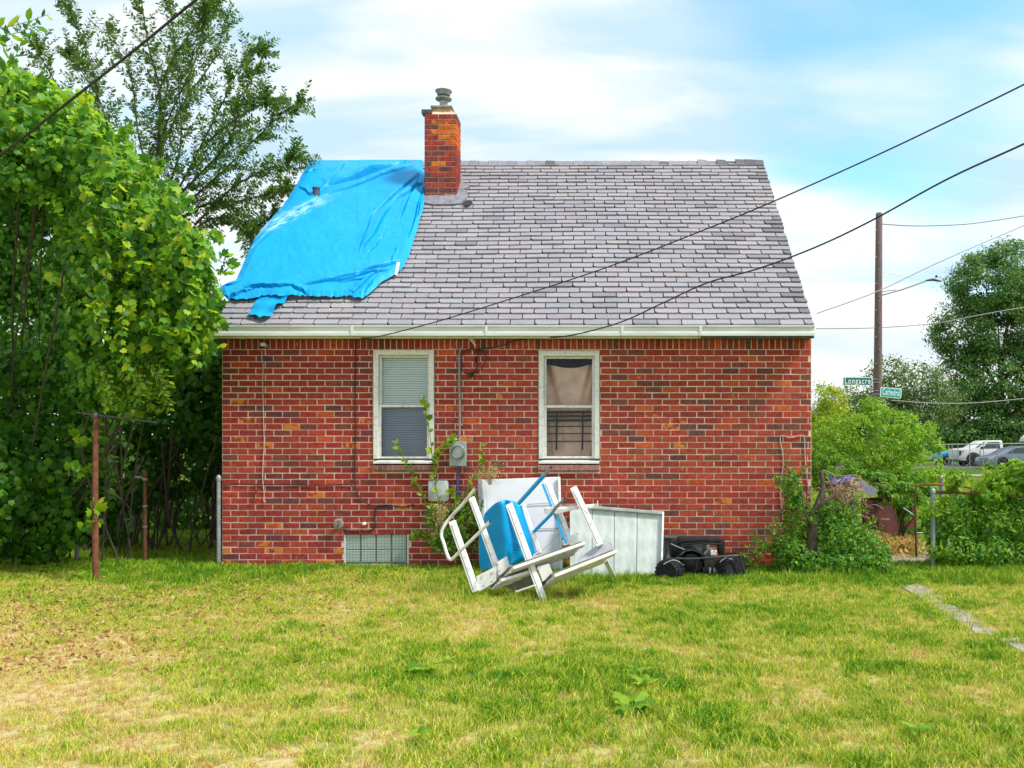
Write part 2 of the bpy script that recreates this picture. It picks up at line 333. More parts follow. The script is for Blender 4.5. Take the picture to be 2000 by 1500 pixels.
def ground():
    xs = np.concatenate([[-900, -300, -100, -40, -18], np.arange(-11, 9, .12), [14, 22, 40, 100, 300, 900]])
    ys = np.concatenate([[-200, -40, -8, 0], np.arange(2, 16, .12), [18, 22, 30, 40, 60, 100, 300, 1500]])
    gx, gy = np.meshgrid(xs, ys); v = np.stack([gx.ravel(), gy.ravel(), gh(gx, gy).ravel()], 1)
    nx, ny = len(xs), len(ys)
    f = [(j*nx+i, j*nx+i+1, (j+1)*nx+i+1, (j+1)*nx+i) for j in range(ny-1) for i in range(nx-1)]
    me = bpy.data.meshes.new('lawn_ground'); me.from_pydata(v.tolist(), [], f)
    a = me.attributes.new('dry', 'FLOAT', 'POINT'); a.data.foreach_set('value', dryness(v[:, 0], v[:, 1]).astype(np.float32))
    m, nt, b, N, L = nodes('lawn_soil'); b.inputs['Roughness'].default_value = .95; b.inputs['Specular IOR Level'].default_value = .1
    at = N('ShaderNodeAttribute'); at.attribute_name = 'dry'; g = N('ShaderNodeNewGeometry')
    n = N('ShaderNodeTexNoise'); L(g.outputs['Position'], n.inputs[0]); n.inputs['Scale'].default_value = 28; n.inputs['Detail'].default_value = 6
    ad = N('ShaderNodeMath'); ad.operation = 'MULTIPLY_ADD'; L(n.outputs[0], ad.inputs[0]); ad.inputs[1].default_value = .9; ad.inputs[2].default_value = -.45
    a2 = N('ShaderNodeMath'); a2.operation = 'ADD'; L(ad.outputs[0], a2.inputs[0]); L(at.outputs['Fac'], a2.inputs[1])
    r = ramp(N, [(.0, (.05, .12, .012)), (.4, (.16, .21, .03)), (.75, (.36, .34, .11)), (1, (.48, .39, .19))]); L(a2.outputs[0], r.inputs[0]); L(r.outputs[0], b.inputs['Base Color'])
    bp = N('ShaderNodeBump'); L(n.outputs[0], bp.inputs['Height']); bp.inputs['Distance'].default_value = .02; L(bp.outputs[0], b.inputs['Normal'])
    me.materials.append(m)
    tag(link('ground', me, None, (0, 0, 0)), 'lawn of patchy green and straw coloured grass', None, kind='structure')
ground()

# ------------------------------------------------------------------ house
house = empty('brick_house', (-1.0, WALL, 0), 'small red brick house with grey shingle roof, chimney and two white windows', 'house')
wall = None
WZ0 = 2.79                                                        # top of the brickwork
openings = {'w1': (729, 683, 848, 921), 'w2': (1052, 685, 1171, 921), 'b1': (672, 1039, 798, 1111), 'b2': (1262, 1046, 1386, 1108)}
OP = {k: (X(a), X(c), Z(d_), Z(b)) for k, (a, b, c, d_) in openings.items()}   # x0,x1,z0,z1
def wall_sheet():
    mb = MB(); y = WALL+.0045
    xs = sorted({XL, XR}|{v for o in OP.values() for v in o[:2]}); zs = sorted({-.25, WZ0}|{v for o in OP.values() for v in o[2:]})
    for i in range(len(xs)-1):
        for j in range(len(zs)-1):
            cx, cz = (xs[i]+xs[i+1])/2, (zs[j]+zs[j+1])/2
            if any(o[0] < cx < o[1] and o[2] < cz < o[3] for o in OP.values()): continue
            mb.add([(xs[i], y, zs[j]), (xs[i+1], y, zs[j]), (xs[i+1], y, zs[j+1]), (xs[i], y, zs[j+1])], [(0, 1, 2, 3)])
    for o in OP.values():                                         # reveals
        x0, x1, z0, z1 = o; yb = WALL+.2
        mb.add([(x0, y, z0), (x0, yb, z0), (x0, yb, z1), (x0, y, z1)], [(0, 1, 2, 3)]); mb.add([(x1, y, z0), (x1, yb, z0), (x1, yb, z1), (x1, y, z1)], [(3, 2, 1, 0)])
        mb.add([(x0, y, z1), (x1, y, z1), (x1, yb, z1), (x0, yb, z1)], [(0, 1, 2, 3)]); mb.add([(x0, y, z0), (x1, y, z0), (x1, yb, z0), (x0, yb, z0)], [(3, 2, 1, 0)])
    return mb.build('wall', M['mortar'], house, recalc=False)
wall = wall_sheet()

def brick_proto(seed, L=.2083, Hh=.0746, D=.06, gap=.0112):
    r = random.Random(seed); hx, hz = L/2-gap/2, Hh/2-gap/2; b = .0035
    j = lambda: r.uniform(-.0014, .0014)
    o = [(-hx, 0, -hz), (hx, 0, -hz), (hx, 0, hz), (-hx, 0, hz)]
    vs = [(x+j(), D, z+j()) for x, _, z in o]
    vs2 = [(vs[i][0], b, vs[i][2]) for i in range(4)]
    sg = [(1, 1), (-1, 1), (-1, -1), (1, -1)]
    vs3 = [(vs[i][0]+sg[i][0]*b, j()*.8, vs[i][2]+sg[i][1]*b) for i in range(4)]
    V = vs+vs2+vs3; Fs = [(8, 9, 10, 11)]
    for a in (0, 4):
        for i in range(4): Fs.append((a+i, a+(i+1) % 4, a+4+(i+1) % 4, a+4+i))
    return V, Fs
BP = [brick_proto(i) for i in range(8)]
BM = []
for V, Fs in BP:
    me = bpy.data.meshes.new('brick'); me.from_pydata(V, [], Fs); me.materials.append(M['brick']); me.update(); BM.append(me)
REDS = [(.34, .043, .033), (.30, .040, .033), (.36, .050, .034), (.32, .044, .036), (.27, .038, .035), (.34, .054, .036), (.30, .037, .030)]
DARKS = [(.19, .047, .044), (.165, .05, .045), (.14, .046, .05), (.21, .054, .044), (.22, .05, .04)]
ORNG = [(.43, .068, .026), (.45, .082, .028), (.41, .065, .033)]
chips = [(465, 853), (515, 865), (565, 830), (485, 822), (674, 865), (616, 962), (533, 1024), (789, 985), (536, 1071), (441, 1072), (440, 1097), (630, 1098),
         (660, 1072), (565, 1097), (1300, 831), (1268, 808), (1326, 818), (1410, 976), (1318, 868), (984, 770), (1335, 1036), (455, 784), (515, 1060), (877, 794), (700, 1060), (908, 854), (1500, 1085), (1480, 1062), (1560,1060), (1210, 700)]
redder = [(633, 806), (715, 818), (670, 852), (768, 974), (980, 747), (905, 755), (1240, 738), (880, 672), (655, 671), (1220, 747), (850, 1075), (610, 1075), (1250, 850)]
def brick_color(x, z, r):
    px, py = CX+x*F/WALL, CY-(z-H)*F/WALL
    a = 0
    for c in chips:
        if abs(px-c[0]) < 15 and abs(py-c[1]) < 6.5: a = r.uniform(.46, .62)
    for c in redder:
        if abs(px-c[0]) < 16 and abs(py-c[1]) < 6: return (*r.choice(ORNG), r.uniform(.2, .4))
    t = r.random(); low = py > 1030
    c = r.choice(DARKS) if t < .17 else (r.choice(ORNG) if t > (.87 if low else .955) else r.choice(REDS))
    k = r.uniform(.85, 1.12)
    right = min(1, max(0, (px-800)/300))                          # the right half of the wall is of slightly more orange bricks
    c = (c[0]*k*(1+.10*right), c[1]*k*(1+.28*right), c[2]*k)
    if a == 0 and r.random() < (.12 if low else .02): a = r.uniform(.30, .42)
    return (*c, a)
bricks = []                                                       # (cx, cz, length, height, rot90, colour)
rb = random.Random(3)
PITCH, RH = .2083, .0746
ztop = Z(682.5)
def cut(x0, x1, z):
    segs = [(x0, x1)]
    for o in OP.values():
        if o[2]-.02 < z < o[3]:
            ns = []
            for a, b in segs:
                if b <= o[0] or a >= o[1]: ns.append((a, b)); continue
                if a < o[0]: ns.append((a, o[0]))
                if b > o[1]: ns.append((o[1], b))
            segs = ns
    return segs
for k in range(38):
    z = ztop-(k+.5)*RH
    if z < -.12: break
    x = XL-(PITCH/2 if k % 2 == 0 else rb.uniform(0, .02))
    while x < XR:
        a, b = max(x, XL), min(x+PITCH, XR); x += PITCH
        for s, e in cut(a, b, z):
            if e-s > .035: bricks.append(((s+e)/2, z, e-s, RH, 0, brick_color((s+e)/2, z, rb)))
n_s = round((XR-XL)/.0722); ps = (XR-XL)/n_s
zs = (ztop+WZ0)/2
for i in range(n_s):
    xx = XL+(i+.5)*ps; bricks.append((xx, zs, ps, WZ0-ztop, 1, brick_color(xx, zs, rb)))
def vis(b):
    px, py = CX+b[0]*F/WALL, CY-(b[1]-H)*F/WALL
    if b[4] or b[2] < PITCH-.001: return 9e9
    if px > 1440 and py > 880 or 745 < px < 1320 and py > 845 or py > 1095 or py < 690: return 9e9
    return abs(px-1010)+1.3*abs(py-800)
order = sorted(range(len(bricks)), key=lambda i: vis(bricks[i]))
single = set(order[:255])
def brick_mesh_joined(name, lst, parent, yf, mt, protos=BP, colors=True):
    V, Fs, C = [], [], []
    for (cx, cz, ln, ht, rot, col) in lst:
        v, f = protos[rb.randrange(len(protos))]; b = len(V); ry = rb.uniform(-.0025, .0025)
        for (x, y, z) in v:
            if rot: x, z = z*ln/RH, x*ht/PITCH
            else:
                g = .0112; s = (ln-g)/(PITCH-g); x, z = x*s, z
            V.append((cx+x, yf+y+ry, cz+z)); C.append(col)
        Fs += [tuple(i+b for i in (q if not rot else q[::-1])) for q in f]
    c = Vector(np.array(V).mean(0)); me = bpy.data.meshes.new(name); me.from_pydata([tuple(Vector(v)-c) for v in V], [], Fs)
    a = me.color_attributes.new('tint', 'FLOAT_COLOR', 'POINT'); a.data.foreach_set('color', np.array(C, dtype=np.float32).ravel())
    me.materials.append(mt); me.update()
    return link(name, me, parent, c)
brick_mesh_joined('brick_mass', [b for i, b in enumerate(bricks) if i not in single], wall, WALL, M['brick_mass'])['kind'] = 'stuff'
for i in sorted(single):
    cx, cz, ln, ht, rot, col = bricks[i]
    o = link('brick', BM[rb.randrange(8)], wall, (cx, WALL+rb.uniform(-.0025, .0025), cz)); o.color = col
    o.rotation_euler = (rb.uniform(-.012, .012), rb.uniform(-.006, .006), rb.uniform(-.01, .01))
# rowlock sills under both windows: one brick each
for k in ('w1', 'w2'):
    x0, x1, z0, z1 = OP[k]; n = 12; p = (x1-x0+.0)/n
    for i in range(n):
        mb = MB(); a = x0+i*p+.004; b = a+p-.009
        mb.prism([(a, WALL-.035, z0+.012), (a, WALL-.035, z0+.075), (a, WALL+.1, z0+.095), (a, WALL+.1, z0+.012)], (b-a, 0, 0))
        o = mb.build('brick', M['brick'], wall, bevel=.003)
        o.color = (*((.36, .17, .14) if k == 'w2' else (.27, .11, .09)), 0); o['label'] = 'faded sill brick'
    mb = MB(); mb.box2((x0, WALL-.028, z0+.014), (x1, WALL+.12, z0+.072)); mb.build('sill_mortar', M['mortar'], wall)
# other walls, back slope, gables
def shell():
    y0, y1 = WALL+.012, WALL+6.3; zr = 5.80; ym = 13.65
    mb = MB(); mb.cur = 0
    t = .2
    for x in (XL+.002, XR-t-.002):
        mb.prism([(x, y0+.0, -.2), (x, y1, -.2), (x, y1, 2.86), (x, ym, zr), (x, y0+.0, 2.86)], (t, 0, 0))
    mb.box2((XL+.003, y1-.2, -.2), (XR-.003, y1+.01, 2.86))
    m, nt, b, N, L = nodes('side_brickwork'); b.inputs['Roughness'].default_value = .9
    tc = N('ShaderNodeTexCoord'); mp = N('ShaderNodeMapping'); mp.inputs['Rotation'].default_value = (math.radians(90), 0, math.radians(90)); L(tc.outputs['Object'], mp.inputs[0])
    bt = N('ShaderNodeTexBrick'); L(mp.outputs[0], bt.inputs[0]); bt.inputs['Scale'].default_value = 1; bt.inputs['Brick Width'].default_value = .208; bt.inputs['Row Height'].default_value = .0746
    bt.inputs['Mortar Size'].default_value = .005; bt.inputs['Color1'].default_value = (.3, .04, .03, 1); bt.inputs['Color2'].default_value = (.15, .04, .035, 1); bt.inputs['Mortar'].default_value = (.5, .36, .3, 1)
    L(bt.outputs[0], b.inputs['Base Color'])
    mb.build('side_walls', m, house)
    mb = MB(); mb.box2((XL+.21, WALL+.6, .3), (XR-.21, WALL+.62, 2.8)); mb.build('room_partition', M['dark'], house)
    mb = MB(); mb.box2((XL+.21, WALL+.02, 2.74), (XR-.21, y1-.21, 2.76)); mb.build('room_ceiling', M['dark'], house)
shell()

# ---- roof
EZ, ED, RZ, RD = 2.926, 10.35, 5.923, 13.65
SL = math.hypot(RZ-EZ, RD-ED); ca, sa = (RD-ED)/SL, (RZ-EZ)/SL
RXL, RXR = -4.625, 2.495
def roof_pt(x, s, n=0): return Vector((x, ED+ca*s-sa*n, EZ+sa*s+ca*n))
def roof_hit(px, py):
    """where the ray of a pixel meets the roof plane -> (x, s)"""
    k = (CY-py)/F; s = (k*ED-(EZ-H))/(sa-k*ca); d = ED+ca*s
    return (px-CX)/F*d, s
roof = None
mb = MB()
mb.prism([roof_pt(RXL, -.02, -.03), roof_pt(RXL, SL, -.03), (RXL, RD+(RD-ED), EZ-.03), (RXL, RD+(RD-ED), EZ-.15), roof_pt(RXL, SL, -.16), roof_pt(RXL, -.02, -.13)], (RXR-RXL, 0, 0))
roof = mb.build('roof', M['felt'], house)
def rsag(x, s):                                                   # an old roof is not quite flat
    return .012*(float(vnoise(x, s, 1.4))-.5)+.02*math.sin(x*.9+1)*math.sin(s/SL*3)*.4
shin = []; rs = random.Random(11)
NR = 38; EX = SL/NR
for k in range(NR):
    s0 = k*EX; tw = .292; x = RXL-((k % 2)*.5+rs.uniform(-.03, .03)+(k % 7)*.03)*tw
    while x < RXR:
        a, b = max(x, RXL-(.006*rs.random())), min(x+tw, RXR+.012*rs.random()); x += tw
        if b-a > .04: shin.append((a, b, s0+rs.uniform(-.004, .004), k, rs.random()))
def shingle_verts(a, b, s0, k, rnd, local=None):
    r = random.Random(int(rnd*1e9)); g = .006; e = EX*1.02
    up = .014+.012*r.random(); nb = .004
    a += g; b -= g; c = .012+.022*r.random() if r.random() < .65 else .004
    h = .004
    cols = [(a, .010*r.random()+c*.8), (a+c, 0), ((a+b)/2, .003*r.random()), (b-.01, 0), (b, .006*r.random())]
    V = []
    for (xx, ds) in cols: V.append((xx, s0+ds, up+r.uniform(0, .004)))
    for (xx, ds) in cols: V.append((xx, s0+e, nb))
    for (xx, ds) in cols: V.append((xx, s0+ds, -.012))
    Fs = [(i, i+1, 6+i, 5+i) for i in range(4)]+[(10+i, 11+i, i+1, i) for i in range(4)]+[(10, 0, 5), (4, 14, 9)]
    return V, Fs
def shingle_col(sx, k, rnd):
    r = random.Random(int(rnd*1e9)+5); v = r.uniform(.275, .325); t = r.uniform(-.012, .012)
    edge = sx > RXR-.35 and r.random() < .45
    if edge: v *= .6
    if r.random() < .04: v *= .75
    return (v*1.0+t, v*.965, v*1.05-t*.5, 1)
V, Fs, C = [], [], []
visible = []
for q in shin:
    pxm = CX+((q[0]+q[1])/2)*F/(ED+ca*q[2]); 
    a_, b_, s_, k_, r_ = q
    under_tarp = (q[0] < X(640, ED+ca*s_)) if k_ > 5 else False
    visible.append((not under_tarp) and b_-a_ > .28)
singles = [i for i, q in enumerate(shin) if visible[i]][:300]
ss = set(singles)
for i, q in enumerate(shin):
    v, f = shingle_verts(*q); col = shingle_col(q[0], q[3], q[4])
    w = [roof_pt(x, s, n+rsag(x, s)) for x, s, n in v]
    if i in ss:
        c = sum(w, Vector())/len(w); me = bpy.data.meshes.new('shingle'); me.from_pydata([tuple(p-c) for p in w], [], f); me.materials.append(M['shingle']); me.update()
        link('shingle', me, roof, c).color = col
    else:
        b = len(V); V += w; Fs += [tuple(j+b for j in t) for t in f]; C += [col]*len(w)
# ridge caps
rc = []
for i in range(48):
    a = RXL+i*(RXR-RXL)/48; b = a+(RXR-RXL)/48-.004; h = .018+.012*rs.random()+(.02 if a > RXR-1.1 and rs.random() < .5 else 0)
    w = [roof_pt(a, SL-.13, .012), roof_pt(b, SL-.13, .016), roof_pt(b, SL+.012, h), roof_pt(a, SL+.012, h+.006), Vector((b, RD+.13, RZ-.10)), Vector((a, RD+.13, RZ-.10))]
    bb = len(V); V += w; Fs += [(bb, bb+1, bb+2, bb+3), (bb+3, bb+2, bb+4, bb+5)]; dk = .5 if (a > RXR-.75 and rs.random() < .8) or rs.random() < .12 else 1
    v = rs.uniform(.22, .3)*dk; C += [(v, v*.97, v*1.08, 1)]*6
c = Vector(np.array([tuple(v) for v in V]).mean(0)); me = bpy.data.meshes.new('shingle_mass'); me.from_pydata([tuple(v-c) for v in V], [], Fs)
a = me.color_attributes.new('tint', 'FLOAT_COLOR', 'POINT'); a.data.foreach_set('color', np.array(C, dtype=np.float32).ravel()); me.materials.append(M['shingle_mass']); me.update()
link('shingle_mass', me, roof, c)['kind'] = 'stuff'
# gutter, soffit
gy0, gy1 = 10.235, 10.335; gz1 = Z(635, gy0); gz0 = Z(655.5, gy0)
prof = [(gy1, gz1), (gy0-.004, gz1), (gy0-.004, gz1-.018), (gy0+.012, gz1-.03), (gy0+.012, gz1-.075), (gy0, gz1-.085), (gy0, gz0), (gy1, gz0)]
mb = MB(); mb.prism([(RXL-.01, y, z) for y, z in prof], (RXR-RXL-.01, 0, 0)); gut = mb.build('gutter', M['gutter'], house)
for xx in (-2.98, -1.4, .2, 1.12):
    mb = MB(); mb.box2((xx, gy0-.006, gz0-.002), (xx+.03, gy1, gz1+.002)); mb.build('gutter_joint', M['gutter'], gut)
for xx in np.arange(-4.3, 2.4, .61):
    mb = MB(); mb.lathe((xx, gy0-.003, gz1-.008), [(.004, 0), (.004, .008)], (0, -1, 0), 8); mb.build('screw', M['galv'], gut)
mb = MB(); mb.box2((RXL+.01, gy1+.003, gz0-.02), (RXR-.01, gy1+.02, EZ-.05)); mb.build('fascia', M['white'], house)
mb = MB(); mb.box2((RXL+.02, gy1+.022, gz0-.012), (RXR-.02, WALL+.03, gz0-.002)); mb.build('soffit', mat('grey_soffit', (.16, .15, .15), None, 9, .8), house)
mb = MB(); mb.box2((XR-1.35, gy0+.03, gz0-.022), (XR-.02, gy1, gz0-.004)); mb.build('drip_strip', M['darkmetal'], house)

# ---- chimney
chd = 12.76; cx0, cx1 = X(829, chd), X(892, chd); ctop = Z(222, chd); cdep = .36
chim = None
mb = MB(); mb.box2((cx0+.008, chd+.008, 4.7), (cx1-.008, chd+cdep-.008, ctop-.004)); chim = mb.build('chimney', M['mortar'], house)
CR = .0774; rc_ = random.Random(5)
def ch_col(zpy, xpy):
    if 236 < zpy < 288 and xpy > 846-(zpy-236)*.1+(22 if zpy > 262 else 0): return ((.55, .11, .015) if zpy > 240 else (.36, .07, .03))+(rc_.uniform(.35, .55),)
    t = rc_.random(); c = rc_.choice(DARKS) if t < .42 else rc_.choice(REDS); return (*c, 0)
nrow = 19
for k in range(nrow):
    z = ctop-(k+.5)*CR
    rowpy = CY-(z-H)*F/chd
    off = PITCH/2 if k % 2 else PITCH*.97
    xs_ = [cx0]; x = cx0+off*.5+.0
    x = cx0+(.10 if k % 2 else .205)
    while x < cx1-.05: xs_.append(x); x += .205
    xs_.append(cx1)
    for a, b in zip(xs_[:-1], xs_[1:]):
        s = (b-a)/PITCH; o = link('brick', BM[rc_.randrange(8)], chim, ((a+b)/2, chd-.002+rc_.uniform(-.003, .002), z)); o.scale = (s, 1, CR/RH)
        xm = CX+(a+b)/2*F/chd; col = ch_col(rowpy, xm)
        if abs(rowpy-315) < 5 and 850 < xm < 880: col = (.5, .1, .02, .6)
        o.color = col
    ys_ = [chd+.012, chd+(.21 if k % 2 else .13), chd+cdep]
    for a, b in zip(ys_[:-1], ys_[1:]):                             # right side
        o = link('brick', BM[rc_.randrange(8)], chim, (cx1+.001, (a+b)/2, z)); o.rotation_euler = (0, 0, math.pi/2); o.scale = ((b-a)/PITCH, 1, CR/RH); o.color = ch_col(rowpy, 880)
sidew = []
mbs = MB()
for k in range(nrow):
    z = ctop-(k+.5)*CR; mbs.box2((cx0-.001, chd+.012, z-.034), (cx0+.03, chd+.17, z+.034)); mbs.box2((cx0-.001, chd+.18, z-.034), (cx0+.03, chd+cdep-.01, z+.034))
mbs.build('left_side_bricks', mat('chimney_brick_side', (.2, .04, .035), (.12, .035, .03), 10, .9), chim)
# crown: mortar wash, flue, lone dark brick, double ring cap
r9 = random.Random(2)
mb = MB(); pts = []
for j in range(9):
    for i in range(14):
        u, v = i/13, j/8; xx = cx0+.01+(cx1-cx0-.02)*u; yy = chd+.01+(cdep-.02)*v
        e = min(u, 1-u, v, 1-v); pts.append((xx, yy, ctop-.003+min(e*.35, .05)+r9.uniform(0, .02)*(e > 0)))
mb.grid(pts, 14, 9); mb.build('mortar_wash', M['mortar'], chim, recalc=False)
mb = MB(); fx0, fx1 = X(841, chd), X(880, chd)
mb.box2((fx0, chd+.05, ctop-.01), (fx1, chd+cdep-.04, ctop+.105)); mb.build('clay_flue', M['tan'], chim, bevel=.008)
mb = MB(); mb.box2((fx0-.012, chd+.035, ctop+.107), (fx1+.014, chd+cdep-.03, ctop+.14)); mb.build('flue_cap', M['concrete'], chim, bevel=.01)
mb = MB(); mb.box2((cx0-.045, chd+.0, ctop+.004), (cx0+.11, chd+.14, ctop+.066)); mb.build('loose_brick', M['darkmetal'], chim, bevel=.005)
mb = MB(); fc = ((X(862, chd)), chd+.18, ctop+.14)
mb.lathe(fc, [(.058, 0), (.058, .11)]); mb.lathe(fc, [(.035, .11), (.118, .135), (.122, .15), (.09, .165), (.065, .168), (.065, .175)]); mb.build('flue_pipe', M['galv'], chim, smooth=True)
mb = MB(); mb.lathe(fc, [(.08, .195), (.095, .20), (.10, .225), (.122, .25), (.126, .262), (.05, .268), (.02, .269)]); mb.lathe(fc, [(.05, .168), (.05, .20)]); mb.build('flue_cowl', M['galv'], chim, smooth=True)
# cement skirt round the chimney
mb = MB(); 
def rp(px, py, n=.03): x, s = roof_hit(px, py); return roof_pt(x, s, n)
sk = [(828, 382), (828, 398), (845, 402), (870, 401), (890, 402), (902, 397), (913, 390), (914, 378), (908, 372), (918, 368), (916, 362), (905, 362), (903, 345), (896, 340), (890, 385)]
cpt = rp(868, 388, .045); vs = [rp(a+rs.uniform(-1, 1), b+rs.uniform(-1, 1), .027) for a, b in sk]+[cpt]; vs2 = [v+Vector((0, sa, -ca))*.05 for v in vs[:-1]]
n = len(sk); mb.add(vs, [(i, (i+1) % n, n) for i in range(n)]); b0 = len(mb.v); mb.add(vs[:-1]+vs2, [(i, n+i, n+(i+1) % n, (i+1) % n) for i in range(n)])
mb.build('cement_skirt', M['flash'], roof, recalc=False)
mb = MB(); mb.prism([rp(903, 402, .03), rp(918, 398, .05), rp(924, 402, .04), rp(912, 408, .03)], (0, -.01, .012)); mb.build('flashing_scrap', M['felt'], roof)
# vent pipe poking through the tarp
vp = P(617, 392, 0.1); x_, s_ = roof_hit(617, 392); vb = roof_pt(x_, s_, -.02)
mb = MB(); mb.lathe(vb, [(.052, 0), (.05, .185), (.056, .19), (.056, .21), (.03, .212)], n=18); mb.build('vent_pipe', mat('vent_pipe_lead', (.09, .09, .15), (.05, .05, .09), 12, .6), roof, smooth=True)

# ---- windows
def window(key, blind):
    x0, x1, z0, z1 = OP[key]; z0s = z0+.10
    if True:
        mbj = MB(); mbj.box2((x0, WALL+.02, z0), (x1, WALL+.1, z0+.01))
    w = None; t = .062
    mb = MB(); y0, y1 = WALL-.012, WALL+.13                         # outer casing
    mb.box2((x0+.003, y0, z0s+.055), (x0+t, y1, z1-.003)); mb.box2((x1-t, y0, z0s+.055), (x1-.003, y1, z1-.003)); mb.box2((x0+t+.0, y0+.002, z1-t), (x1-t, y1, z1-.004))
    w = mb.build('window', M['oldwhite'], house, bevel=.004)
    mb = MB(); mb.prism([(x0+.004, WALL-.03, z0s-.005), (x0+.004, WALL-.03, z0s+.022), (x0+.004, y1, z0s+.053), (x0+.004, y1, z0s-.005)], (x1-x0-.008, 0, 0)); mb.build('sill', M['oldwhite'], w, bevel=.003)
    a, b, lo, hi = x0+t+.002, x1-t-.002, z0s+.058, z1-t-.002; mid = (lo+hi)/2+.005
    def sash(za, zb, yy, st):
        m_ = MB(); m_.box2((a, yy, za), (a+st, yy+.03, zb)); m_.box2((b-st, yy, za), (b, yy+.03, zb)); m_.box2((a+st, yy+.001, zb-st), (b-st, yy+.029, zb)); m_.box2((a+st, yy+.001, za), (b-st, yy+.029, za+st*.9))
        s_ = m_.build('sash', M['oldwhite'], w, bevel=.003)
        m_ = MB(); m_.box2((a+st-.002, yy+.012, za+st*.8), (b-st+.002, yy+.016, zb-st+.002)); m_.build('pane', M['glass'], s_)
    sash(mid-.012, hi, WALL+.055, .026); sash(lo, mid+.02, WALL+.022, .03)
    m_ = MB(); m_.box2(((a+b)/2-.025, WALL+.044, mid+.018), ((a+b)/2+.025, WALL+.056, mid+.03)); m_.build('latch', M['galv'], w)
    m_ = MB(); m_.box2((a+.031, WALL+.018, lo+.03), (b-.031, WALL+.019, mid-.01)); m_.build('insect_screen', M['screen'], w) if blind else None
    if blind:
        m_ = MB(); n = 44
        for i in range(n):
            zz = lo+(hi-lo)*(i+.5)/n
            c = ((a+b)/2, WALL+.100, zz); m_.box(c, ((b-a)/2-.004, .0125, .0009), Matrix.Rotation(math.radians(55), 3, 'X'))
        m_.cur = 0; m_.build('blind', M['blind'], w, recalc=False)['kind'] = 'stuff'
        m_ = MB(); m_.box2((a, WALL+.125, lo), (b, WALL+.127, hi)); m_.build('blind_backing', mat('pale_backing', (.6, .68, .68), None, 3, .8), w)
        for f_ in (.2, .8):
            m_ = MB(); m_.tube([(a+(b-a)*f_, WALL+.09, lo), (a+(b-a)*f_, WALL+.09, hi)], .0015, 5); m_.build('blind_cord', M['white'], w)
    return a, b, lo, hi, mid
window('w1', True)
a, b, lo, hi, mid = window('w2', False)
# caulk line round the casings
for k in ('w1', 'w2'):
    x0, x1, z0, z1 = OP[k]; mb = MB(); mb.tube(smooth_pts([(x1+.002, WALL-.004, z0+.15), (x1+.004, WALL-.006, (z0+z1)/2), (x1+.001, WALL-.004, z1-.02)], 8), .004, 6)
    mb.tube(smooth_pts([(x0-.001, WALL-.004, z0+.15), (x0-.003, WALL-.006, (z0+z1)/2), (x0, WALL-.004, z1-.02)], 8), .004, 6); mb.build('caulk', M['concrete'], wall)
# brown sheet hung inside the right window
pts = []; nu, nv = 40, 60
for j in range(nv):
    for i in range(nu):
        u, v = i/(nu-1), j/(nv-1); swag = .055*math.sin(math.pi*u); zt = hi-.075-swag; z = zt+(lo-.0-zt)*v
        c = abs(u-.5)*2
        fold = .026*math.sin((u-.5)*26*(.35+.65*v)+v*2*(u-.5))*(.3+.7*c)+.014*math.sin(v*11+3*c*c*4)*(1-v)*(1-c)*1.4
        fold += .10*max(0, 1-abs(c-(.95-.6*min(v*1.7, 1)))/.15)*(1-min(1, v*1.1))
        pts.append((a+.01+(b-a-.02)*u, WALL+.165+fold, z))
mb = MB(); mb.grid(pts, nu, nv); tag(mb.build('curtain', M['curtain'], None, smooth=True, recalc=False), 'brown cloth sheet sagging across the inside of the right window', 'curtain')
rack = empty('rack', ((a+b)/2, WALL+.1, lo), 'dark slatted rack standing behind the lower pane of the right window', 'rack')
for f_ in (.24, .76):
    mb = MB(); mb.beam((a+(b-a)*f_, WALL+.105, lo+.10), (a+(b-a)*(f_+.01), WALL+.105, mid-.04), .02, .012); mb.build('upright', M['dark'], rack)
for f_ in (.33, .48, .62, .74, .82, .9):
    mb = MB(); zz = lo+(mid-lo)*f_; mb.beam((a+.03, WALL+.092, zz), (b-.03, WALL+.092, zz+.003), .014 if f_ < .7 else .03, .008); mb.build('slat', M['dark'], rack)
# glass block window in the basement
def glass_block_mat():
    m, nt, b, N, L = nodes('patterned_glass'); b.inputs['Roughness'].default_value = .15; b.inputs['Specular IOR Level'].default_value = .6
    tc = N('ShaderNodeTexCoord'); mp = N('ShaderNodeMapping'); mp.inputs['Rotation'].default_value = (0, math.radians(45), 0); L(tc.outputs['Object'], mp.inputs[0])
    ck = N('ShaderNodeTexChecker'); L(mp.outputs[0], ck.inputs[0]); ck.inputs['Scale'].default_value = 78; ck.inputs['Color1'].default_value = (.14, .20, .18, 1); ck.inputs['Color2'].default_value = (.56, .66, .62, 1)
    L(ck.outputs[0], b.inputs['Base Color'])
    bp = N('ShaderNodeBump'); L(ck.outputs['Fac'], bp.inputs['Height']); bp.inputs['Distance'].default_value = .003; L(bp.outputs[0], b.inputs['Normal']); return m
M['gblock'] = glass_block_mat()
x0, x1, z0, z1 = OP['b1']; za = Z(1101); mb = MB(); mb.box2((x0+.002, WALL+.03, za), (x1-.002, WALL+.10, z1-.002)); bw = mb.build('basement_window', M['concrete'], house)
wf = (x1-x0-.06)/4; hf = (z1-za-.05)
for i in range(4):
    for (f0, f1) in ((0, .43), (.45, 1)):
        mb = MB(); mb.box2((x0+.02+i*(wf+.006), WALL+.012, za+.02+hf*f0), (x0+.02+i*(wf+.006)+wf-.01, WALL+.05, za+.02+hf*f1)); mb.build('glass_block', M['gblock'], bw, bevel=.006)
mb = MB(); r_ = .014
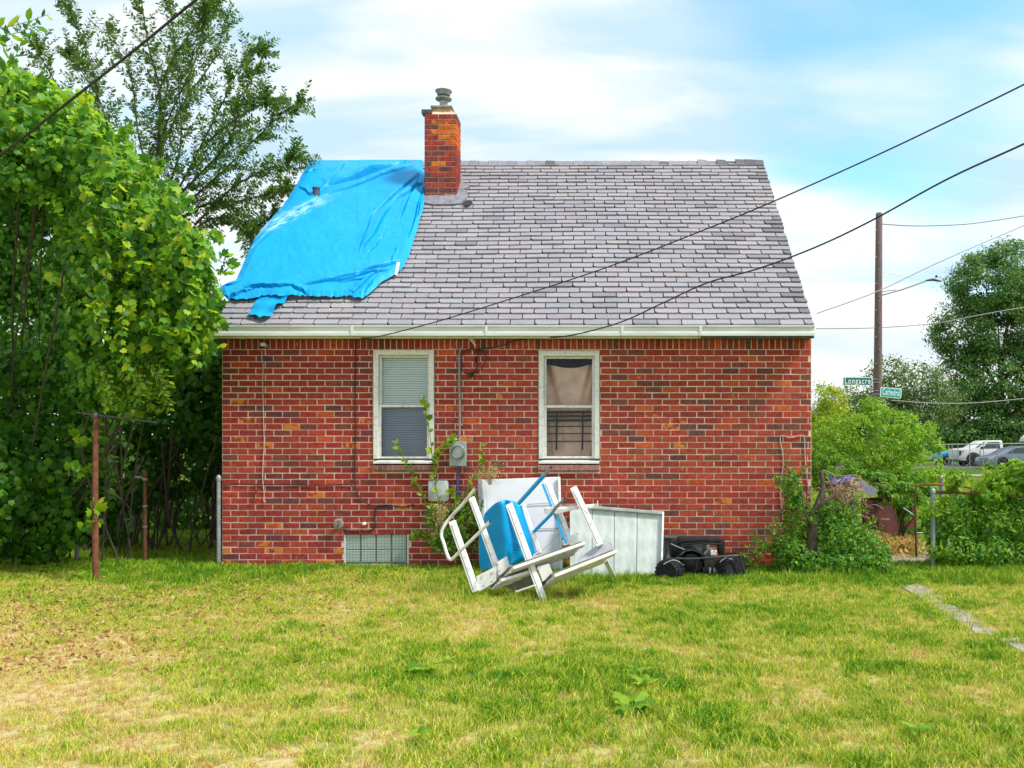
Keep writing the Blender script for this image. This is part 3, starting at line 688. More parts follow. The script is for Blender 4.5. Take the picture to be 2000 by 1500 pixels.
mb.box2((x0+.002, WALL+.004, za), (x0+.017, WALL+.06, z1-.002)); mb.box2((x1-.017, WALL+.004, za), (x1-.002, WALL+.06, z1-.002)); mb.box2((x0+.017, WALL+.005, z1-.018), (x1-.017, WALL+.06, z1-.003))
mb.build('frame', M['oldwhite'], bw)
mb = MB(); mb.prism([(X(655), WALL-.05, za-.045), (X(655), WALL-.05, za-.012), (X(655), WALL+.03, za-.002), (X(655), WALL+.03, za-.045)], (X(813)-X(655), 0, 0)); mb.build('sill', mat('mossy_sill', (.14, .21, .17), (.32, .33, .28), 14, .8, .5, 40), bw, bevel=.005)
x0, x1, z0, z1 = OP['b2']; mb = MB()
for q in (((x0+.002, z0), (x0+.03, z1)), ((x1-.03, z0), (x1-.002, z1)), ((x0+.03, z1-.028), (x1-.03, z1-.002)), ((x0+.03, z0), (x1-.03, z0+.03))): mb.box2((q[0][0], WALL+.02, q[0][1]), (q[1][0], WALL+.06, q[1][1]))
bw2 = mb.build('basement_window', M['oldwhite'], house, bevel=.002)
mb = MB(); mb.box2((x0+.03, WALL+.05, z0+.03), (x1-.03, WALL+.055, z1-.03)); mb.build('pane', mat('grimy_pane', (.10, .13, .12), (.22, .24, .21), 20, .25), bw2)
mb = MB(); mb.box2((x0, WALL+.21, z0), (x1, WALL+.22, z1)); mb.build('backing', M['dark'], bw2)

# ------------------------------------------------------------------ blue tarp on the roof
def interp(tab, t):
    for (a, va), (b, vb_) in zip(tab[:-1], tab[1:]):
        if t <= b: return va+(vb_-va)*max(0, (t-a))/(b-a)
    return tab[-1][1]
Lt = [(316, 606), (330, 600), (345, 591), (372, 576), (400, 557), (420, 541), (450, 514), (470, 500), (500, 486), (540, 468), (555, 463), (562, 448), (572, 428), (590, 436)]
Rt = [(316, 826), (345, 828), (400, 829), (440, 820), (480, 808), (515, 795), (524, 790), (540, 776), (556, 748), (575, 728), (588, 713)]
folds = [((640, 371), (808, 318), 3.2, .075), ((700, 355), (790, 322), 3.4, .07), ((640, 388), (826, 325), 1.8, .04), ((730, 425), (828, 340), 1.8, .035), ((715, 490), (770, 400), 1.8, .03), ((770, 400), (826, 365), 2.2, .04),
         ((705, 500), (740, 455), 1.5, .02), ((828, 370), (800, 470), 1.4, .03), ((828, 385), (812, 440), 1.2, .025), ((820, 350), (780, 440), 1.5, .025), ((480, 571), (570, 572), 2.0, .06), ((570, 572), (600, 585), 2, .045),
         ((595, 570), (700, 545), 1.8, .04), ((700, 545), (780, 520), 2.2, .055), ((640, 562), (760, 536), 1.6, .04), ((690, 584), (745, 535), 1.5, .04), ((712, 585), (735, 550), 1.2, .03),
         ((495, 490), (560, 440), 2.2, .04), ((560, 440), (618, 398), 2.6, .05), ((665, 340), (680, 318), 1.5, .04), ((618, 398), (665, 340), 1.2, .02), ((585, 372), (612, 392), 1.4, .03), ((595, 345), (620, 340), 1.6, .02),
         ((700, 505), (730, 420), 1.4, .018), ((430, 575), (475, 558), 1.6, .04), ((440, 590), (500, 572), 1.4, .04), ((720, 505), (750, 470), 1.3, .02), ((775, 488), (765, 520), 1.2, .02), ((660, 560), (720, 555), 1.3, .02)]
def tarp_h(px, py):
    lx, rx_ = interp(Lt, py), interp(Rt, py); ein = min(1, max(0, min(px-lx, rx_-px, 590-py+4)/14))
    h = .022+.034*ein+.014*float(vnoise(px, py, 38))+.006*float(vnoise(px, py, 9)); cutd = 0
    for (ax, ay), (bx, by), w, amp in folds:
        dx, dy = bx-ax, by-ay; t = ((px-ax)*dx+(py-ay)*dy)/(dx*dx+dy*dy); tt = min(1, max(0, t))
        wob = 2.2*math.sin(tt*9+ax); d = ((px-ax)*dy-(py-ay)*dx)/math.hypot(dx, dy)+wob*.5
        end = abs(t-tt)*math.hypot(dx, dy); e = math.hypot(d, end); k = (math.sin(math.pi*min(1, max(0, .08+tt*.84))))
        dd = d if dy*1.0 >= -9e9 else -d
        lip = math.exp(-((d-w*1.5)/(w*1.1))**2) if d < w*1.5 else math.exp(-((d-w*1.5)/(w*3.5))**2); tr = math.exp(-(d/(w*.62))**2); f_ = k*math.exp(-(end/w)**2)
        h += .55*amp*f_*lip*min(1, max(0, (py-318)/22)); cutd = max(cutd, 1.8*amp*f_*tr)
    h = max(.012, (h-.03)*min(1, max(.0, (py-316)/20))+.03-cutd)
    if py > 515: h += .04*(py-515)/70*float(vnoise(px+py*.4, py*.5, 27))+.006*float(vnoise(px, py, 7))*(py-515)/70
    if px > 700 and py < 470: h += .007*float(vnoise((px-820)/(py-290)*60, 1., 1.3))
    return h
nu, nv = 290, 230; pts = []
for j in range(nv):
    v = j/(nv-1); py = 316+(589-316)*v
    for i in range(nu):
        u = i/(nu-1); l = interp(Lt, py)+2.5*(float(vnoise(py, 3., 7))-.5); r = interp(Rt, py)+3*(float(vnoise(py, 9., 8))-.5); px = l+(r-l)*u
        yy = py
        if v > .9: yy = py+(v-.9)*10*(9*(float(vnoise(px, 5., 31))-.5)+4*(float(vnoise(px, 2., 5))-.5))
        x, s = roof_hit(px, yy); pts.append(roof_pt(x, min(s, SL+.02), tarp_h(px, py)+rsag(x, s)+.006))
def tarp_mat():
    m, nt, b, N, L = nodes('tarp_blue'); b.inputs['Roughness'].default_value = .42; b.inputs['Specular IOR Level'].default_value = .25
    tc = N('ShaderNodeTexCoord'); g = N('ShaderNodeNewGeometry')
    n = N('ShaderNodeTexNoise'); L(g.outputs['Position'], n.inputs[0]); n.inputs['Scale'].default_value = 3.0; n.inputs['Detail'].default_value = 6
    r = ramp(N, [(.3, (.0, .30, .68)), (.7, (.0, .345, .72))]); L(n.outputs[0], r.inputs[0])
    # worn, whitened streaks close to the left edge
    x, s = roof_hit(562, 428); c = roof_pt(x, s)
    vm = N('ShaderNodeVectorMath'); vm.operation = 'SUBTRACT'; L(g.outputs['Position'], vm.inputs[0]); vm.inputs[1].default_value = c
    mp0 = N('ShaderNodeMapping'); mp0.inputs['Rotation'].default_value = (0, math.radians(42), 0); L(vm.outputs[0], mp0.inputs[0]); mp = N('ShaderNodeMapping'); mp.inputs['Scale'].default_value = (1.1, .3, 5.5); L(mp0.outputs[0], mp.inputs[0])
    ln = N('ShaderNodeVectorMath'); ln.operation = 'LENGTH'; L(mp.outputs[0], ln.inputs[0])
    n2 = N('ShaderNodeTexNoise'); mp2 = N('ShaderNodeMapping'); mp2.inputs['Scale'].default_value = (1, .3, 5); L(mp0.outputs[0], mp2.inputs[0]); L(mp2.outputs[0], n2.inputs[0]); n2.inputs['Scale'].default_value = 7; n2.inputs['Detail'].default_value = 8; n2.inputs['Roughness'].default_value = .7
    ms = N('ShaderNodeMapRange'); L(ln.outputs['Value'], ms.inputs[0]); ms.inputs[1].default_value = .95; ms.inputs[2].default_value = .1; ms.inputs[3].default_value = 0; ms.inputs[4].default_value = 1
    mu = N('ShaderNodeMath'); mu.operation = 'MULTIPLY'; L(ms.outputs[0], mu.inputs[0])
    r2 = ramp(N, [(.46, (0, 0, 0)), (.6, (1, 1, 1))]); L(n2.outputs[0], r2.inputs[0]); L(r2.outputs[0], mu.inputs[1])
    mx = N('ShaderNodeMix'); mx.data_type = 'RGBA'; L(mu.outputs[0], mx.inputs[0]); L(r.outputs[0], mx.inputs[6]); mx.inputs[7].default_value = (.55, .78, .9, 1)
    L(mx.outputs[2], b.inputs['Base Color'])
    wv = N('ShaderNodeTexNoise'); L(g.outputs['Position'], wv.inputs[0]); wv.inputs['Scale'].default_value = 9; wv.inputs['Detail'].default_value = 9; wv.inputs['Roughness'].default_value = .62; wv.inputs['Distortion'].default_value = .8
    bp = N('ShaderNodeBump'); L(wv.outputs[0], bp.inputs['Height']); bp.inputs['Strength'].default_value = .55; bp.inputs['Distance'].default_value = .02; L(bp.outputs[0], b.inputs['Normal'])
    return m
M['tarp'] = tarp_mat()
mb = MB(); mb.grid(pts, nu, nv)
xt, st = roof_hit(640, 560)
tarp = tag(mb.build('tarp', M['tarp'], None, smooth=True, recalc=False), 'creased bright blue tarp draped over the left end of the shingle roof', 'tarp')
pts = []
for j in range(26):
    v = j/25
    for i in range(22):
        u = i/21; px = (516+(575-516)*u)*(1-v)+(487+(519-487)*u)*v; py = (571+(578-571)*u)*(1-v)+(620+(634-620)*u)*v+1.5*math.sin(u*9)
        x, s = roof_hit(px, min(py, 631)); h = .05+.02*math.sin(u*3.1)+(.05*max(0, (u-.72)/.28))*math.sin(v*7+1)**2+.01*math.sin(v*14)
        pts.append(roof_pt(x, s, h))
mb = MB(); mb.grid(pts, 22, 26); mb.build('tarp_flap', M['tarp'], tarp, smooth=True, recalc=False)
mb = MB(); mb.prism([rp(783, 522, .07), rp(777, 545, .05), rp(772, 543, .05), rp(777, 522, .07)], (0, -.004, .005)); mb.build('loose_strap', M['white'], tarp)

# ------------------------------------------------------------------ things on the wall
WY = WALL-.003
def wp(px, py, off=.01): return P(px, py, WALL-off)
def cable(name, pts, r, mt, label, cat='cable', group=None, n=6, parent=None):
    mb = MB(); mb.tube(smooth_pts(pts, 6), r, n); o = mb.build(name, mt, parent, smooth=True)
    if label: tag(o, label, cat, group)
    return o
meter = empty('electric_meter', wp(895, 910), 'grey electric meter box with round glass dial between the two windows', 'electric meter')
mb = MB(); a, b = wp(880, 862, 0), wp(912, 910, 0); mb.box2((a.x, WALL-.09, b.z), (b.x, WALL-.004, a.z)); mb.build('meter_box', M['meter'], meter, bevel=.005)
c = wp(895.5, 883, .09); mb = MB(); mb.lathe(c, [(.082, -.002), (.086, .012), (.082, .03), (.078, .034)], (0, -1, 0), 28); mb.build('dial_ring', M['galv'], meter, smooth=True)
mb = MB(); mb.lathe(c, [(.077, .012), (.077, .045), (.07, .075), (.05, .092), (.02, .098), (.001, .099)], (0, -1, 0), 28, caps=False); mb.build('dial_glass', M['glass'], meter, smooth=True)
mb = MB(); mb.lathe(c, [(.072, 0), (.072, .028)], (0, -1, 0), 24); df = mb.build('dial_face', mat('dial_face_white', (.85, .9, .92), None, 9, .4), meter)
mb = MB(); mb.box2((c.x-.03, c.y-.032, c.z+.012), (c.x+.032, c.y-.028, c.z+.026)); mb.build('register_window', M['dark'], meter)
mb = MB(); mb.box2((c.x-.042, c.y-.031, c.z-.045), (c.x+.045, c.y-.0285, c.z-.008)); mb.build('dial_label', M['blue'], meter)
mb = MB(); mb.tube(smooth_pts([wp(897, 862, .03), wp(898, 800, .03), wp(897, 745, .03), wp(898, 690, .03), wp(903, 680, .03)], 5), .014, 8); mb.build('conduit', M['greycable'], meter, smooth=True)
for py in (700, 830): mb = MB(); q = wp(898, py, .03); mb.box((q.x, q.y, q.z), (.035, .006, .008)); mb.build('clamp', M['galv'], meter)
mb = MB(); mb.tube([wp(895, 910, .04), wp(894, 945, .04), wp(893, 985, .04)], .013, 8); mb.build('lower_conduit', mat('blue_conduit', (.05, .09, .3), None, 9, .5), meter, smooth=True)
bx = empty('service_box', wp(857, 980), 'pale grey rounded utility box low on the wall beside the climbing vine', 'utility box')
a, b = wp(838, 938, 0), wp(877, 979, 0); mb = MB(); mb.box2((a.x, WALL-.085, b.z), (b.x, WALL-.004, a.z)); mb.build('cover', mat('pale_box', (.5, .54, .54), (.4, .43, .43), 25, .5), bx, bevel=.03, smooth=True)
mb = MB(); mb.tube([wp(857, 979, .04), wp(858, 1080, .04)], .012, 8); mb.build('pipe', M['greycable'], bx)
camo = empty('security_camera', wp(515, 690), 'small white security camera under the eaves with its thin cable down the wall', 'security camera')
mb = MB(); q = wp(514, 674, .05); mb.lathe(q, [(.0, .035), (.02, .033), (.034, .02), (.036, 0), (.034, -.016)], n=18); mb.build('dome', M['white'], camo, smooth=True)
mb = MB(); mb.lathe(q, [(.03, -.016), (.026, -.03), (.01, -.036)], n=18); mb.build('lens', M['black'], camo, smooth=True)
mb = MB(); mb.box((q.x+.035, WALL-.03, q.z-.01), (.012, .028, .02)); mb.build('bracket', M['galv'], camo)
cable('camera_cable', [wp(512, 685), wp(511, 700), wp(514, 715), wp(513, 745), wp(514, 790), wp(515, 830), wp(516, 868), wp(514, 900), wp(513, 935), wp(516, 965), wp(515, 978), wp(519, 980)], .0055, M['whitecable'], None, parent=camo)
fl = empty('soffit_lamp', P(474, 655, 10.4), 'tiny white fixture fixed under the gutter at the left corner', 'light fixture')
mb = MB(); mb.lathe(P(474, 659, 10.4), [(.03, .02), (.034, 0), (.02, -.018), (.005, -.02)], n=14); mb.build('housing', M['white'], fl, smooth=True)
bc = [wp(693, 661, .02), wp(694, 700), wp(693, 760), wp(694, 820), wp(694, 870), wp(692, 920), wp(694, 950), wp(703, 972), wp(717, 984), wp(735, 988), wp(760, 987), wp(785, 991), wp(808, 985)]
cable('black_cable', bc, .0065, M['cable'], 'black cable running down the wall left of the first window, bending right', 'cable')
cable('black_cable', [wp(735, 989), wp(731, 1010), wp(732, 1030), wp(718, 1037), wp(690, 1038), wp(668, 1034)], .008, M['cable'], 'short black hose looping over the glass block window to the faucet', 'hose')
cable('black_cable', [wp(436, 948), wp(460, 945), wp(497, 946), wp(560, 946), wp(620, 948), wp(665, 946), wp(683, 946), wp(692, 955)], .0055, M['cable'], 'thin black cable running level across the lower left wall', 'cable')
fa = empty('faucet', wp(661, 1027), 'outdoor faucet set in a round mortar patch left of the glass block window', 'faucet')
mb = MB(); mb.lathe(wp(661, 1023, .0), [(.065, 0), (.06, .012), (.03, .018)], (0, -1, 0), 14); mb.build('mortar_patch', M['concrete'], fa)
mb = MB(); mb.tube(smooth_pts([wp(661, 1024, .0), wp(661, 1024, .08), wp(660, 1030, .10)], 4), .012, 8); mb.lathe(wp(661, 1019, .06), [(.022, 0), (.022, .008)], (0, 0, 1), 12); mb.build('tap', M['darkmetal'], fa)
kn = MB(); kn.lathe(wp(712, 1023, 0), [(.022, 0), (.022, .03), (.012, .04)], (0, -1, 0), 14); tag(kn.build('pipe_cap', M['white'], None, smooth=True), 'small round white pipe cap above the glass block window', 'pipe cap')
hk = MB(); hk.tube(smooth_pts([wp(499, 943), wp(500, 958, .03), wp(496, 975, .02), wp(494, 984)], 5), .009, 6); tag(hk.build('hook', M['rust'], None, smooth=True), 'rusty iron hook bolted to the wall by the camera cable', 'hook')
# slack loops of cable where the service wires arrive
cable('cable_loop', [wp(900, 681, .03), wp(901, 700, .05), wp(903, 722, .04), wp(915, 731, .03), wp(930, 722, .03), wp(932, 700, .04), wp(934, 690, .03), wp(925, 682, .03), wp(908, 684, .03)], .006, M['cable'], 'dark cable loop hanging above the electric meter conduit', 'cable')
cable('cable_loop', [wp(931, 682, .03), wp(945, 688, .05), wp(949, 702, .05), wp(940, 720, .05), wp(928, 728, .05), wp(914, 738, .04)], .006, M['cable'], 'outer cable tail with a splice hanging right of the loop', 'cable')
for q in ((932, 701), (924, 731)):
    mb = MB(); mb.tube([wp(q[0]-1, q[1]-5, .045), wp(q[0]-4, q[1]+6, .045)], [.013, .015], 8); tag(mb.build('cable_splice', M['black'], None), 'black splice on the cable tail, '+('upper of two' if q[1] < 710 else 'lower of two'), 'splice', 'splices on the cable tails')
cable('white_cord', [P(905, 652, 10.3), P(912, 655, 10.3), P(922, 668, 10.35), P(930, 676, 10.42), P(925, 668, 10.36), P(917, 655, 10.3), P(908, 651, 10.3)], .0055, M['white'], 'white cord loop hanging from the gutter above the meter', 'cord')
cable('white_cord', [wp(877, 678), wp(890, 682), wp(925, 682), wp(960, 682), wp(985, 676)], .005, M['whitecable'], 'pale cord running level beside the cable loops', 'cord')
cable('wall_wire', [wp(1524, 1037), wp(1529, 1010), wp(1524, 960), wp(1530, 900), wp(1524, 854), wp(1545, 855), wp(1569, 852), wp(1572, 890), wp(1576, 930), wp(1581, 965)], .005, M['whitecable'], 'thin white wire looped on the wall near its right corner', 'wire')

# ------------------------------------------------------------------ overhead wires
def sagwire(name, pix, r, label, mt='cable', group='overhead wires'):
    pts = [P(*q) for q in pix]; return cable(name, pts, r, M[mt], label, 'wire', group, 6)
sagwire('overhead_wire', [(430, -36, 6.2), (380, 2, 6.3), (250, 108, 6.5), (120, 210, 6.8), (40, 273, 7.0), (-60, 350, 7.2)], .011, 'thick dark wire crossing the upper left corner over the tree')
sagwire('overhead_wire', [(2080, 122, 5.8), (2000, 165, 6.0), (1850, 238, 6.4), (1700, 309, 6.9), (1500, 398, 7.5), (1350, 459, 8.1), (1180, 524, 8.8), (1000, 583, 9.4), (850, 629, 9.9), (740, 657, 10.2), (705, 660, 10.3)], .0065, 'upper long wire descending from the right to the gutter left of centre')
sagwire('service_wire', [(2080, 240, 5.6), (2000, 281, 5.8), (1850, 350, 6.4), (1700, 432, 7.0), (1590, 484, 7.5), (1480, 525, 8.0), (1380, 553, 8.5), (1290, 594, 9.1), (1210, 630, 9.6), (1120, 654, 10.1), (1060, 660, 10.4), (1010, 664, 10.42), (975, 677, 10.45), (930, 682, 10.46)], .0075, 'lower thicker wire descending from the right to the wall between the windows')
tw = [P(px, py, d) for px, py, d in [(2040, 262, 5.7), (1850, 352, 6.4), (1700, 434, 7.0)]]
sagwire('distant_wire', [(1716, 437, 36), (1780, 441, 37), (1850, 440, 38), (1920, 434, 39), (2060, 412, 41)], .022, 'thin far wire leaving the top of the utility pole', 'greycable', 'distant wires')
sagwire('distant_wire', [(1596, 612, 30), (1716, 568, 33), (1850, 505, 36), (2060, 415, 40)], .02, 'far wire rising right behind the utility pole', 'greycable', 'distant wires')
sagwire('distant_wire', [(1594, 642, 34), (1716, 640, 36), (1830, 631, 38), (1930, 612, 39), (2060, 590, 41)], .018, 'faint level wire crossing the pole at gutter height', 'greycable', 'distant wires')
sagwire('distant_wire', [(1740, 782, 36), (1840, 788, 37), (1930, 785, 39), (2060, 772, 41)], .02, 'low far wire in front of the big tree on the right', 'greycable', 'distant wires')

# ------------------------------------------------------------------ utility pole, street signs
pole = empty('utility_pole', P(1714, 920, 36)*1.0, 'brown wooden utility pole with bare top right of the house', 'utility pole')
pole.location.z = 0; WL[pole.name] = Vector((pole.location.x, 36, 0))
top = P(1717, 418, 36); base = Vector((P(1713, 868, 36).x, 36, -.05))
mb = MB(); mb.tube([base, base+(top-base)*.5, top, top+Vector((0, 0, .05))], [.185, .165, .135, .10], 14); mb.build('shaft', M['wood'], pole, smooth=True)
for i, py in enumerate(range(450, 760, 26)):
    q = P(1714+(4 if i % 2 else -3), py, 35.84); mb = MB(); mb.lathe(q, [(.03, -.03), (.03, .05)], (0, -1, 0), 6); mb.build('bolt', M['galv'], pole)
mb = MB(); mb.tube(smooth_pts([P(1720, 577, 36), P(1760, 566, 36), P(1800, 552, 36), P(1812, 547, 36)], 4), .028, 8); arm = mb.build('lamp_arm', M['galv'], pole)
mb = MB(); mb.tube([P(1720, 570, 36), P(1750, 566, 36)], .018, 6); mb.tube([P(1720, 530, 36), P(1800, 547, 36)], .012, 5); mb.build('lamp_stay', M['galv'], pole)
mb = MB(); mb.tube([P(1808, 548, 36), P(1822, 546, 36), P(1838, 549, 36)], [.03, .06, .04], 10); mb.build('lamp_head', M['darkmetal'], pole, smooth=True)
mb = MB(); mb.lathe(P(1829, 542, 36), [(.05, 0), (.06, .05), (.03, .1)], n=8); mb.build('photocell', M['darkmetal'], pole)
def street_sign(text, cpx, cpy, wpx, hpx, tilt, yaw, label, bands, size, dpt=35.75):
    c = P(cpx, cpy, dpt); w, h = wpx/F*dpt, hpx/F*dpt; R = Matrix.Rotation(yaw, 3, 'Z') @ Matrix.Rotation(tilt, 3, 'Y')
    s = empty('street_sign', c-Vector((0, 0, h/2)), label, 'street sign', 'street name signs on the pole')
    def plate(w, h, y0, y1, rad=.05):
        poly = []
        for (sx, sz, a0) in ((1, 1, 0), (-1, 1, 90), (-1, -1, 180), (1, -1, 270)):
            for k in range(5):
                a = math.radians(a0+k*22.5); poly.append(c+R @ Vector((sx*(w/2-rad)+rad*math.cos(a), y0, sz*(h/2-rad)+rad*math.sin(a))))
        m_ = MB(); m_.prism(poly, R @ Vector((0, y1-y0, 0))); return m_
    plate(w, h, -.01, .01).build('border', M['letter'], s); plate(w-.07, h-.06, -.016, -.0101, .03).build('plate', M['sign' if text[0] == 'L' else 'sign2'], s)
    cu = bpy.data.curves.new('t', 'FONT'); cu.body = text; cu.align_x = 'CENTER'; cu.align_y = 'CENTER'; cu.size = size; cu.extrude = .004; cu.offset = .004; cu.space_character = 1.2; cu.resolution_u = 3
    to = bpy.data.objects.new('t', cu); COL.objects.link(to); bpy.context.view_layer.update()
    me = bpy.data.meshes.new_from_object(to.evaluated_get(bpy.context.evaluated_depsgraph_get())); bpy.data.objects.remove(to)
    xs = [v.co.x for v in me.vertices]; kx = (w-.16)/(max(xs)-min(xs)); mid_ = (max(xs)+min(xs))/2
    me.transform(Matrix.Translation((-mid_, 0, 0))); me.transform(Matrix.Diagonal((kx, 1, 1, 1)))
    me.transform((R @ Matrix.Rotation(math.pi/2, 3, 'X')).to_4x4()); me.materials.clear(); me.materials.append(M['letter'])
    link('lettering', me, s, c+R @ Vector((0, -.021, 0)))
    for by in bands:
        m_ = MB(); bz = P(1714, by, 36).z; m_.lathe((P(1713.5, by, 36).x, 36, bz-.02), [(.172, 0), (.172, .04)], n=16, caps=False); m_.build('band', M['galv'], s)
        m_ = MB(); ex = P(1713.5, by, 36).x; tx = c.x-(w/2)*(1 if c.x > ex else -1); m_.box2((ex, 35.78, bz-.015), (tx+(.03 if c.x > ex else -.03), 35.81, bz+.015)); m_.build('bracket', M['galv'], s)
street_sign('Longacre', 1675, 744.5, 58, 16, math.radians(.8), 0, 'dark green Longacre street sign on the left of the utility pole', (741, 747), .36)
street_sign('Cathedral', 1740, 767, 43, 19, math.radians(4.5), math.radians(6), 'lighter green Cathedral street sign on the right of the utility pole', (763, 770), .36)

# ------------------------------------------------------------------ leaves
GRAPE = (np.array([(0, .35, 0), (0, 0, -.02), (.26, -.12, -.1), (.5, .14, -.14), (.40, .40, -.09), (.45, .64, -.16), (.18, .70, -.07), (0, 1, -.2), (-.18, .70, -.07), (-.45, .64, -.16), (-.40, .40, -.09), (-.5, .14, -.14), (-.26, -.12, -.1)]),
         [(0, i, i+1) for i in range(1, 12)]+[(0, 12, 1)])
OVAL = (np.array([(0, 0, 0), (.2, .3, .05), (.2, .65, .05), (0, 1, -.06), (-.2, .65, .05), (-.2, .3, .05)]), [(0, 1, 2, 3), (0, 3, 4, 5)])
def unit(a): return a/np.maximum(np.linalg.norm(a, axis=1, keepdims=True), 1e-9)
def leaf_frames(nrm, droop, wild):
    n = len(nrm); N_ = unit(nrm+RNG.normal(0, wild, (n, 3))); t = unit(RNG.normal(0, 1, (n, 3)))+np.array([0, 0, -droop]); t = unit(t-N_*(t*N_).sum(1, keepdims=True)); return np.cross(t, N_), t, N_
def leaf_mesh(name, pos, nrm, size, tmpl, mt, parent=None, droop=1.0, wild=.5, frames=None, kind='stuff', rv=None):
    V0, F0 = tmpl; pos = np.asarray(pos); n = len(pos); B, T, N_ = frames if frames is not None else leaf_frames(np.asarray(nrm), droop, wild)
    c = pos.mean(0); k = len(V0); s = np.asarray(size).reshape(n, 1, 1)
    v = (pos-c)[:, None, :]+s*(V0[None, :, 0:1]*B[:, None]+V0[None, :, 1:2]*T[:, None]+V0[None, :, 2:3]*N_[:, None]); v = v.reshape(-1, 3)
    me = bpy.data.meshes.new(name); me.vertices.add(n*k); me.vertices.foreach_set('co', v.astype(np.float32).ravel())
    fl = [len(f) for f in F0]; nl = sum(fl); idx = np.concatenate([np.array(f) for f in F0]); allidx = (np.arange(n)[:, None]*k+idx[None]).ravel()
    st = np.concatenate([[0], np.cumsum(fl)[:-1]]); starts = (np.arange(n)[:, None]*nl+st[None]).ravel()
    me.loops.add(n*nl); me.loops.foreach_set('vertex_index', allidx.astype(np.int32)); me.polygons.add(n*len(F0)); me.polygons.foreach_set('loop_start', starts.astype(np.int32))
    a = me.attributes.new('rnd', 'FLOAT', 'POINT'); rv = RNG.uniform(.001, .999, n) if rv is None else np.clip(rv, .001, .999)
    a.data.foreach_set('value', np.repeat(rv, k).astype(np.float32)); me.materials.append(mt); me.update(calc_edges=True); me.validate()
    o = link(name, me, parent, tuple(c))
    if kind: o['kind'] = kind
    return o
def blob_points(blobs, n, shell=.25, clump=0, depth_front=False):
    """blobs: (centre, radii); points close to the surface of their union, with outward normals"""
    C = np.array([b[0] for b in blobs]); R = np.array([b[1] for b in blobs]); area = (R[:, 0]*R[:, 2]+R[:, 0]*R[:, 1]+R[:, 1]*R[:, 2]); w = area/area.sum()
    P_, N_ = [], []
    tot = 0
    while tot < n:
        k = n*2; i = RNG.choice(len(blobs), k, p=w); d = unit(RNG.normal(0, 1, (k, 3))); rr = 1-np.abs(RNG.normal(0, shell, (k, 1))); rr = np.clip(rr, .1, 1)+RNG.normal(0, .03, (k, 1))
        bump = 1+.15*np.sin(d[:, 0:1]*5+i[:, None]*1.7)*np.sin(d[:, 2:3]*6+i[:, None])+.06*np.sin(d[:, 1:2]*15+d[:, 2:3]*13)
        p = C[i]+d*R[i]*rr*bump; ok = np.ones(k, bool)
        for c, r in zip(C, R): ok &= (((p-c)/r)**2).sum(1) > .42
        p = p[ok]; nn = unit(d[ok]/R[i][ok]); P_.append(p); N_.append(nn); tot += len(p)
    return np.concatenate(P_)[:n], np.concatenate(N_)[:n]
def blob(px, py, d, rx, ry, rd=None):
    c = P(px, py, d); return ((c.x, c.y, c.z), (rx/F*d, (rd if rd is not None else rx/F*d), ry/F*d))

# ---- vine mass on the left
vine = empty('grape_vine', Vector((-6.2, 10.4, 0)), 'huge mass of bright green grape vine overhanging the left side of the yard', 'vine')
VB = [blob(-20, 220, 9.9, 120, 110, .6), blob(90, 270, 10.0, 105, 100, .6), blob(180, 325, 10.0, 90, 85, .55), blob(245, 400, 10.0, 85, 85, .6), blob(300, 480, 9.9, 90, 85, .6), blob(345, 560, 9.85, 78, 80, .5), blob(340, 655, 9.9, 70, 72, .5),
      blob(215, 520, 9.9, 85, 100, .5), blob(220, 640, 9.9, 85, 100, .5), blob(290, 700, 10.0, 75, 65, .45), blob(210, 740, 9.95, 70, 70, .4), blob(40, 330, 9.9, 110, 80, .5), blob(140, 440, 9.95, 60, 70, .4),
      blob(375, 505, 9.7, 38, 55, .25), blob(368, 590, 9.7, 36, 50, .25), blob(60, 300, 11.2, 170, 95, .9), blob(210, 430, 11.0, 130, 110, .8), blob(30, 300, 12.3, 170, 85, .9)]
VD = [blob(30, 540, 13.0, 200, 210, .3), blob(-30, 470, 13.4, 130, 150, .3), blob(110, 500, 13.4, 130, 150, .3), blob(20, 650, 13.2, 160, 120, .3), blob(50, 780, 10.9, 125, 105, .45), blob(40, 900, 10.6, 120, 120, .5), blob(130, 860, 10.8, 80, 120, .4), blob(50, 1020, 10.55, 110, 80, .4), blob(150, 940, 10.9, 70, 90, .3), blob(110, 690, 10.7, 80, 90, .4), blob(-110, 600, 9.9, 80, 330, .5), blob(-70, 950, 9.8, 100, 150, .5)]
crown = None
mb = MB()
rt = random.Random(4)
for i in range(20):
    x0 = rt.uniform(-7.6, -5.9); p0 = Vector((x0, rt.uniform(10.5, 11.3), 0)); q = VB[rt.randrange(len(VB))][0]; m1 = (p0+Vector(q))/2+Vector((rt.uniform(-.4, .4), rt.uniform(-.1, .3), rt.uniform(-.3, .3)))
    mb.tube(smooth_pts([p0, m1, Vector(q)], 6), rt.uniform(.006, .016), 6)
stems = mb.build('stems', M['bark'], vine, smooth=True)
pos, nrm = blob_points(VB, 25000, .17)
keep = (pos[:, 1] < 10.6)|(RNG.random(len(pos)) < .6); pos, nrm = pos[keep], nrm[keep]
def hollow(p):                                                    # the dark hollow under the canopy on the far left
    a, b = CX+p[:, 0]*F/p[:, 1], CY-(p[:, 2]-H)*F/p[:, 1]
    return (((a-40)/88)**2+((b-530)/150)**2 < 1) & (p[:, 1] < 12.4)
k_ = ~hollow(pos); pos, nrm = pos[k_], nrm[k_]
nrm = unit(nrm+np.array([.15, -.25, .35]))
sz = .04+.078*RNG.random(len(pos))**1.4
front = np.argsort(pos[:, 1]+RNG.random(len(pos))*.25-np.abs(RNG.normal(0, .2, len(pos)))*0)
fr_ = leaf_frames(nrm, 1.3, .42)
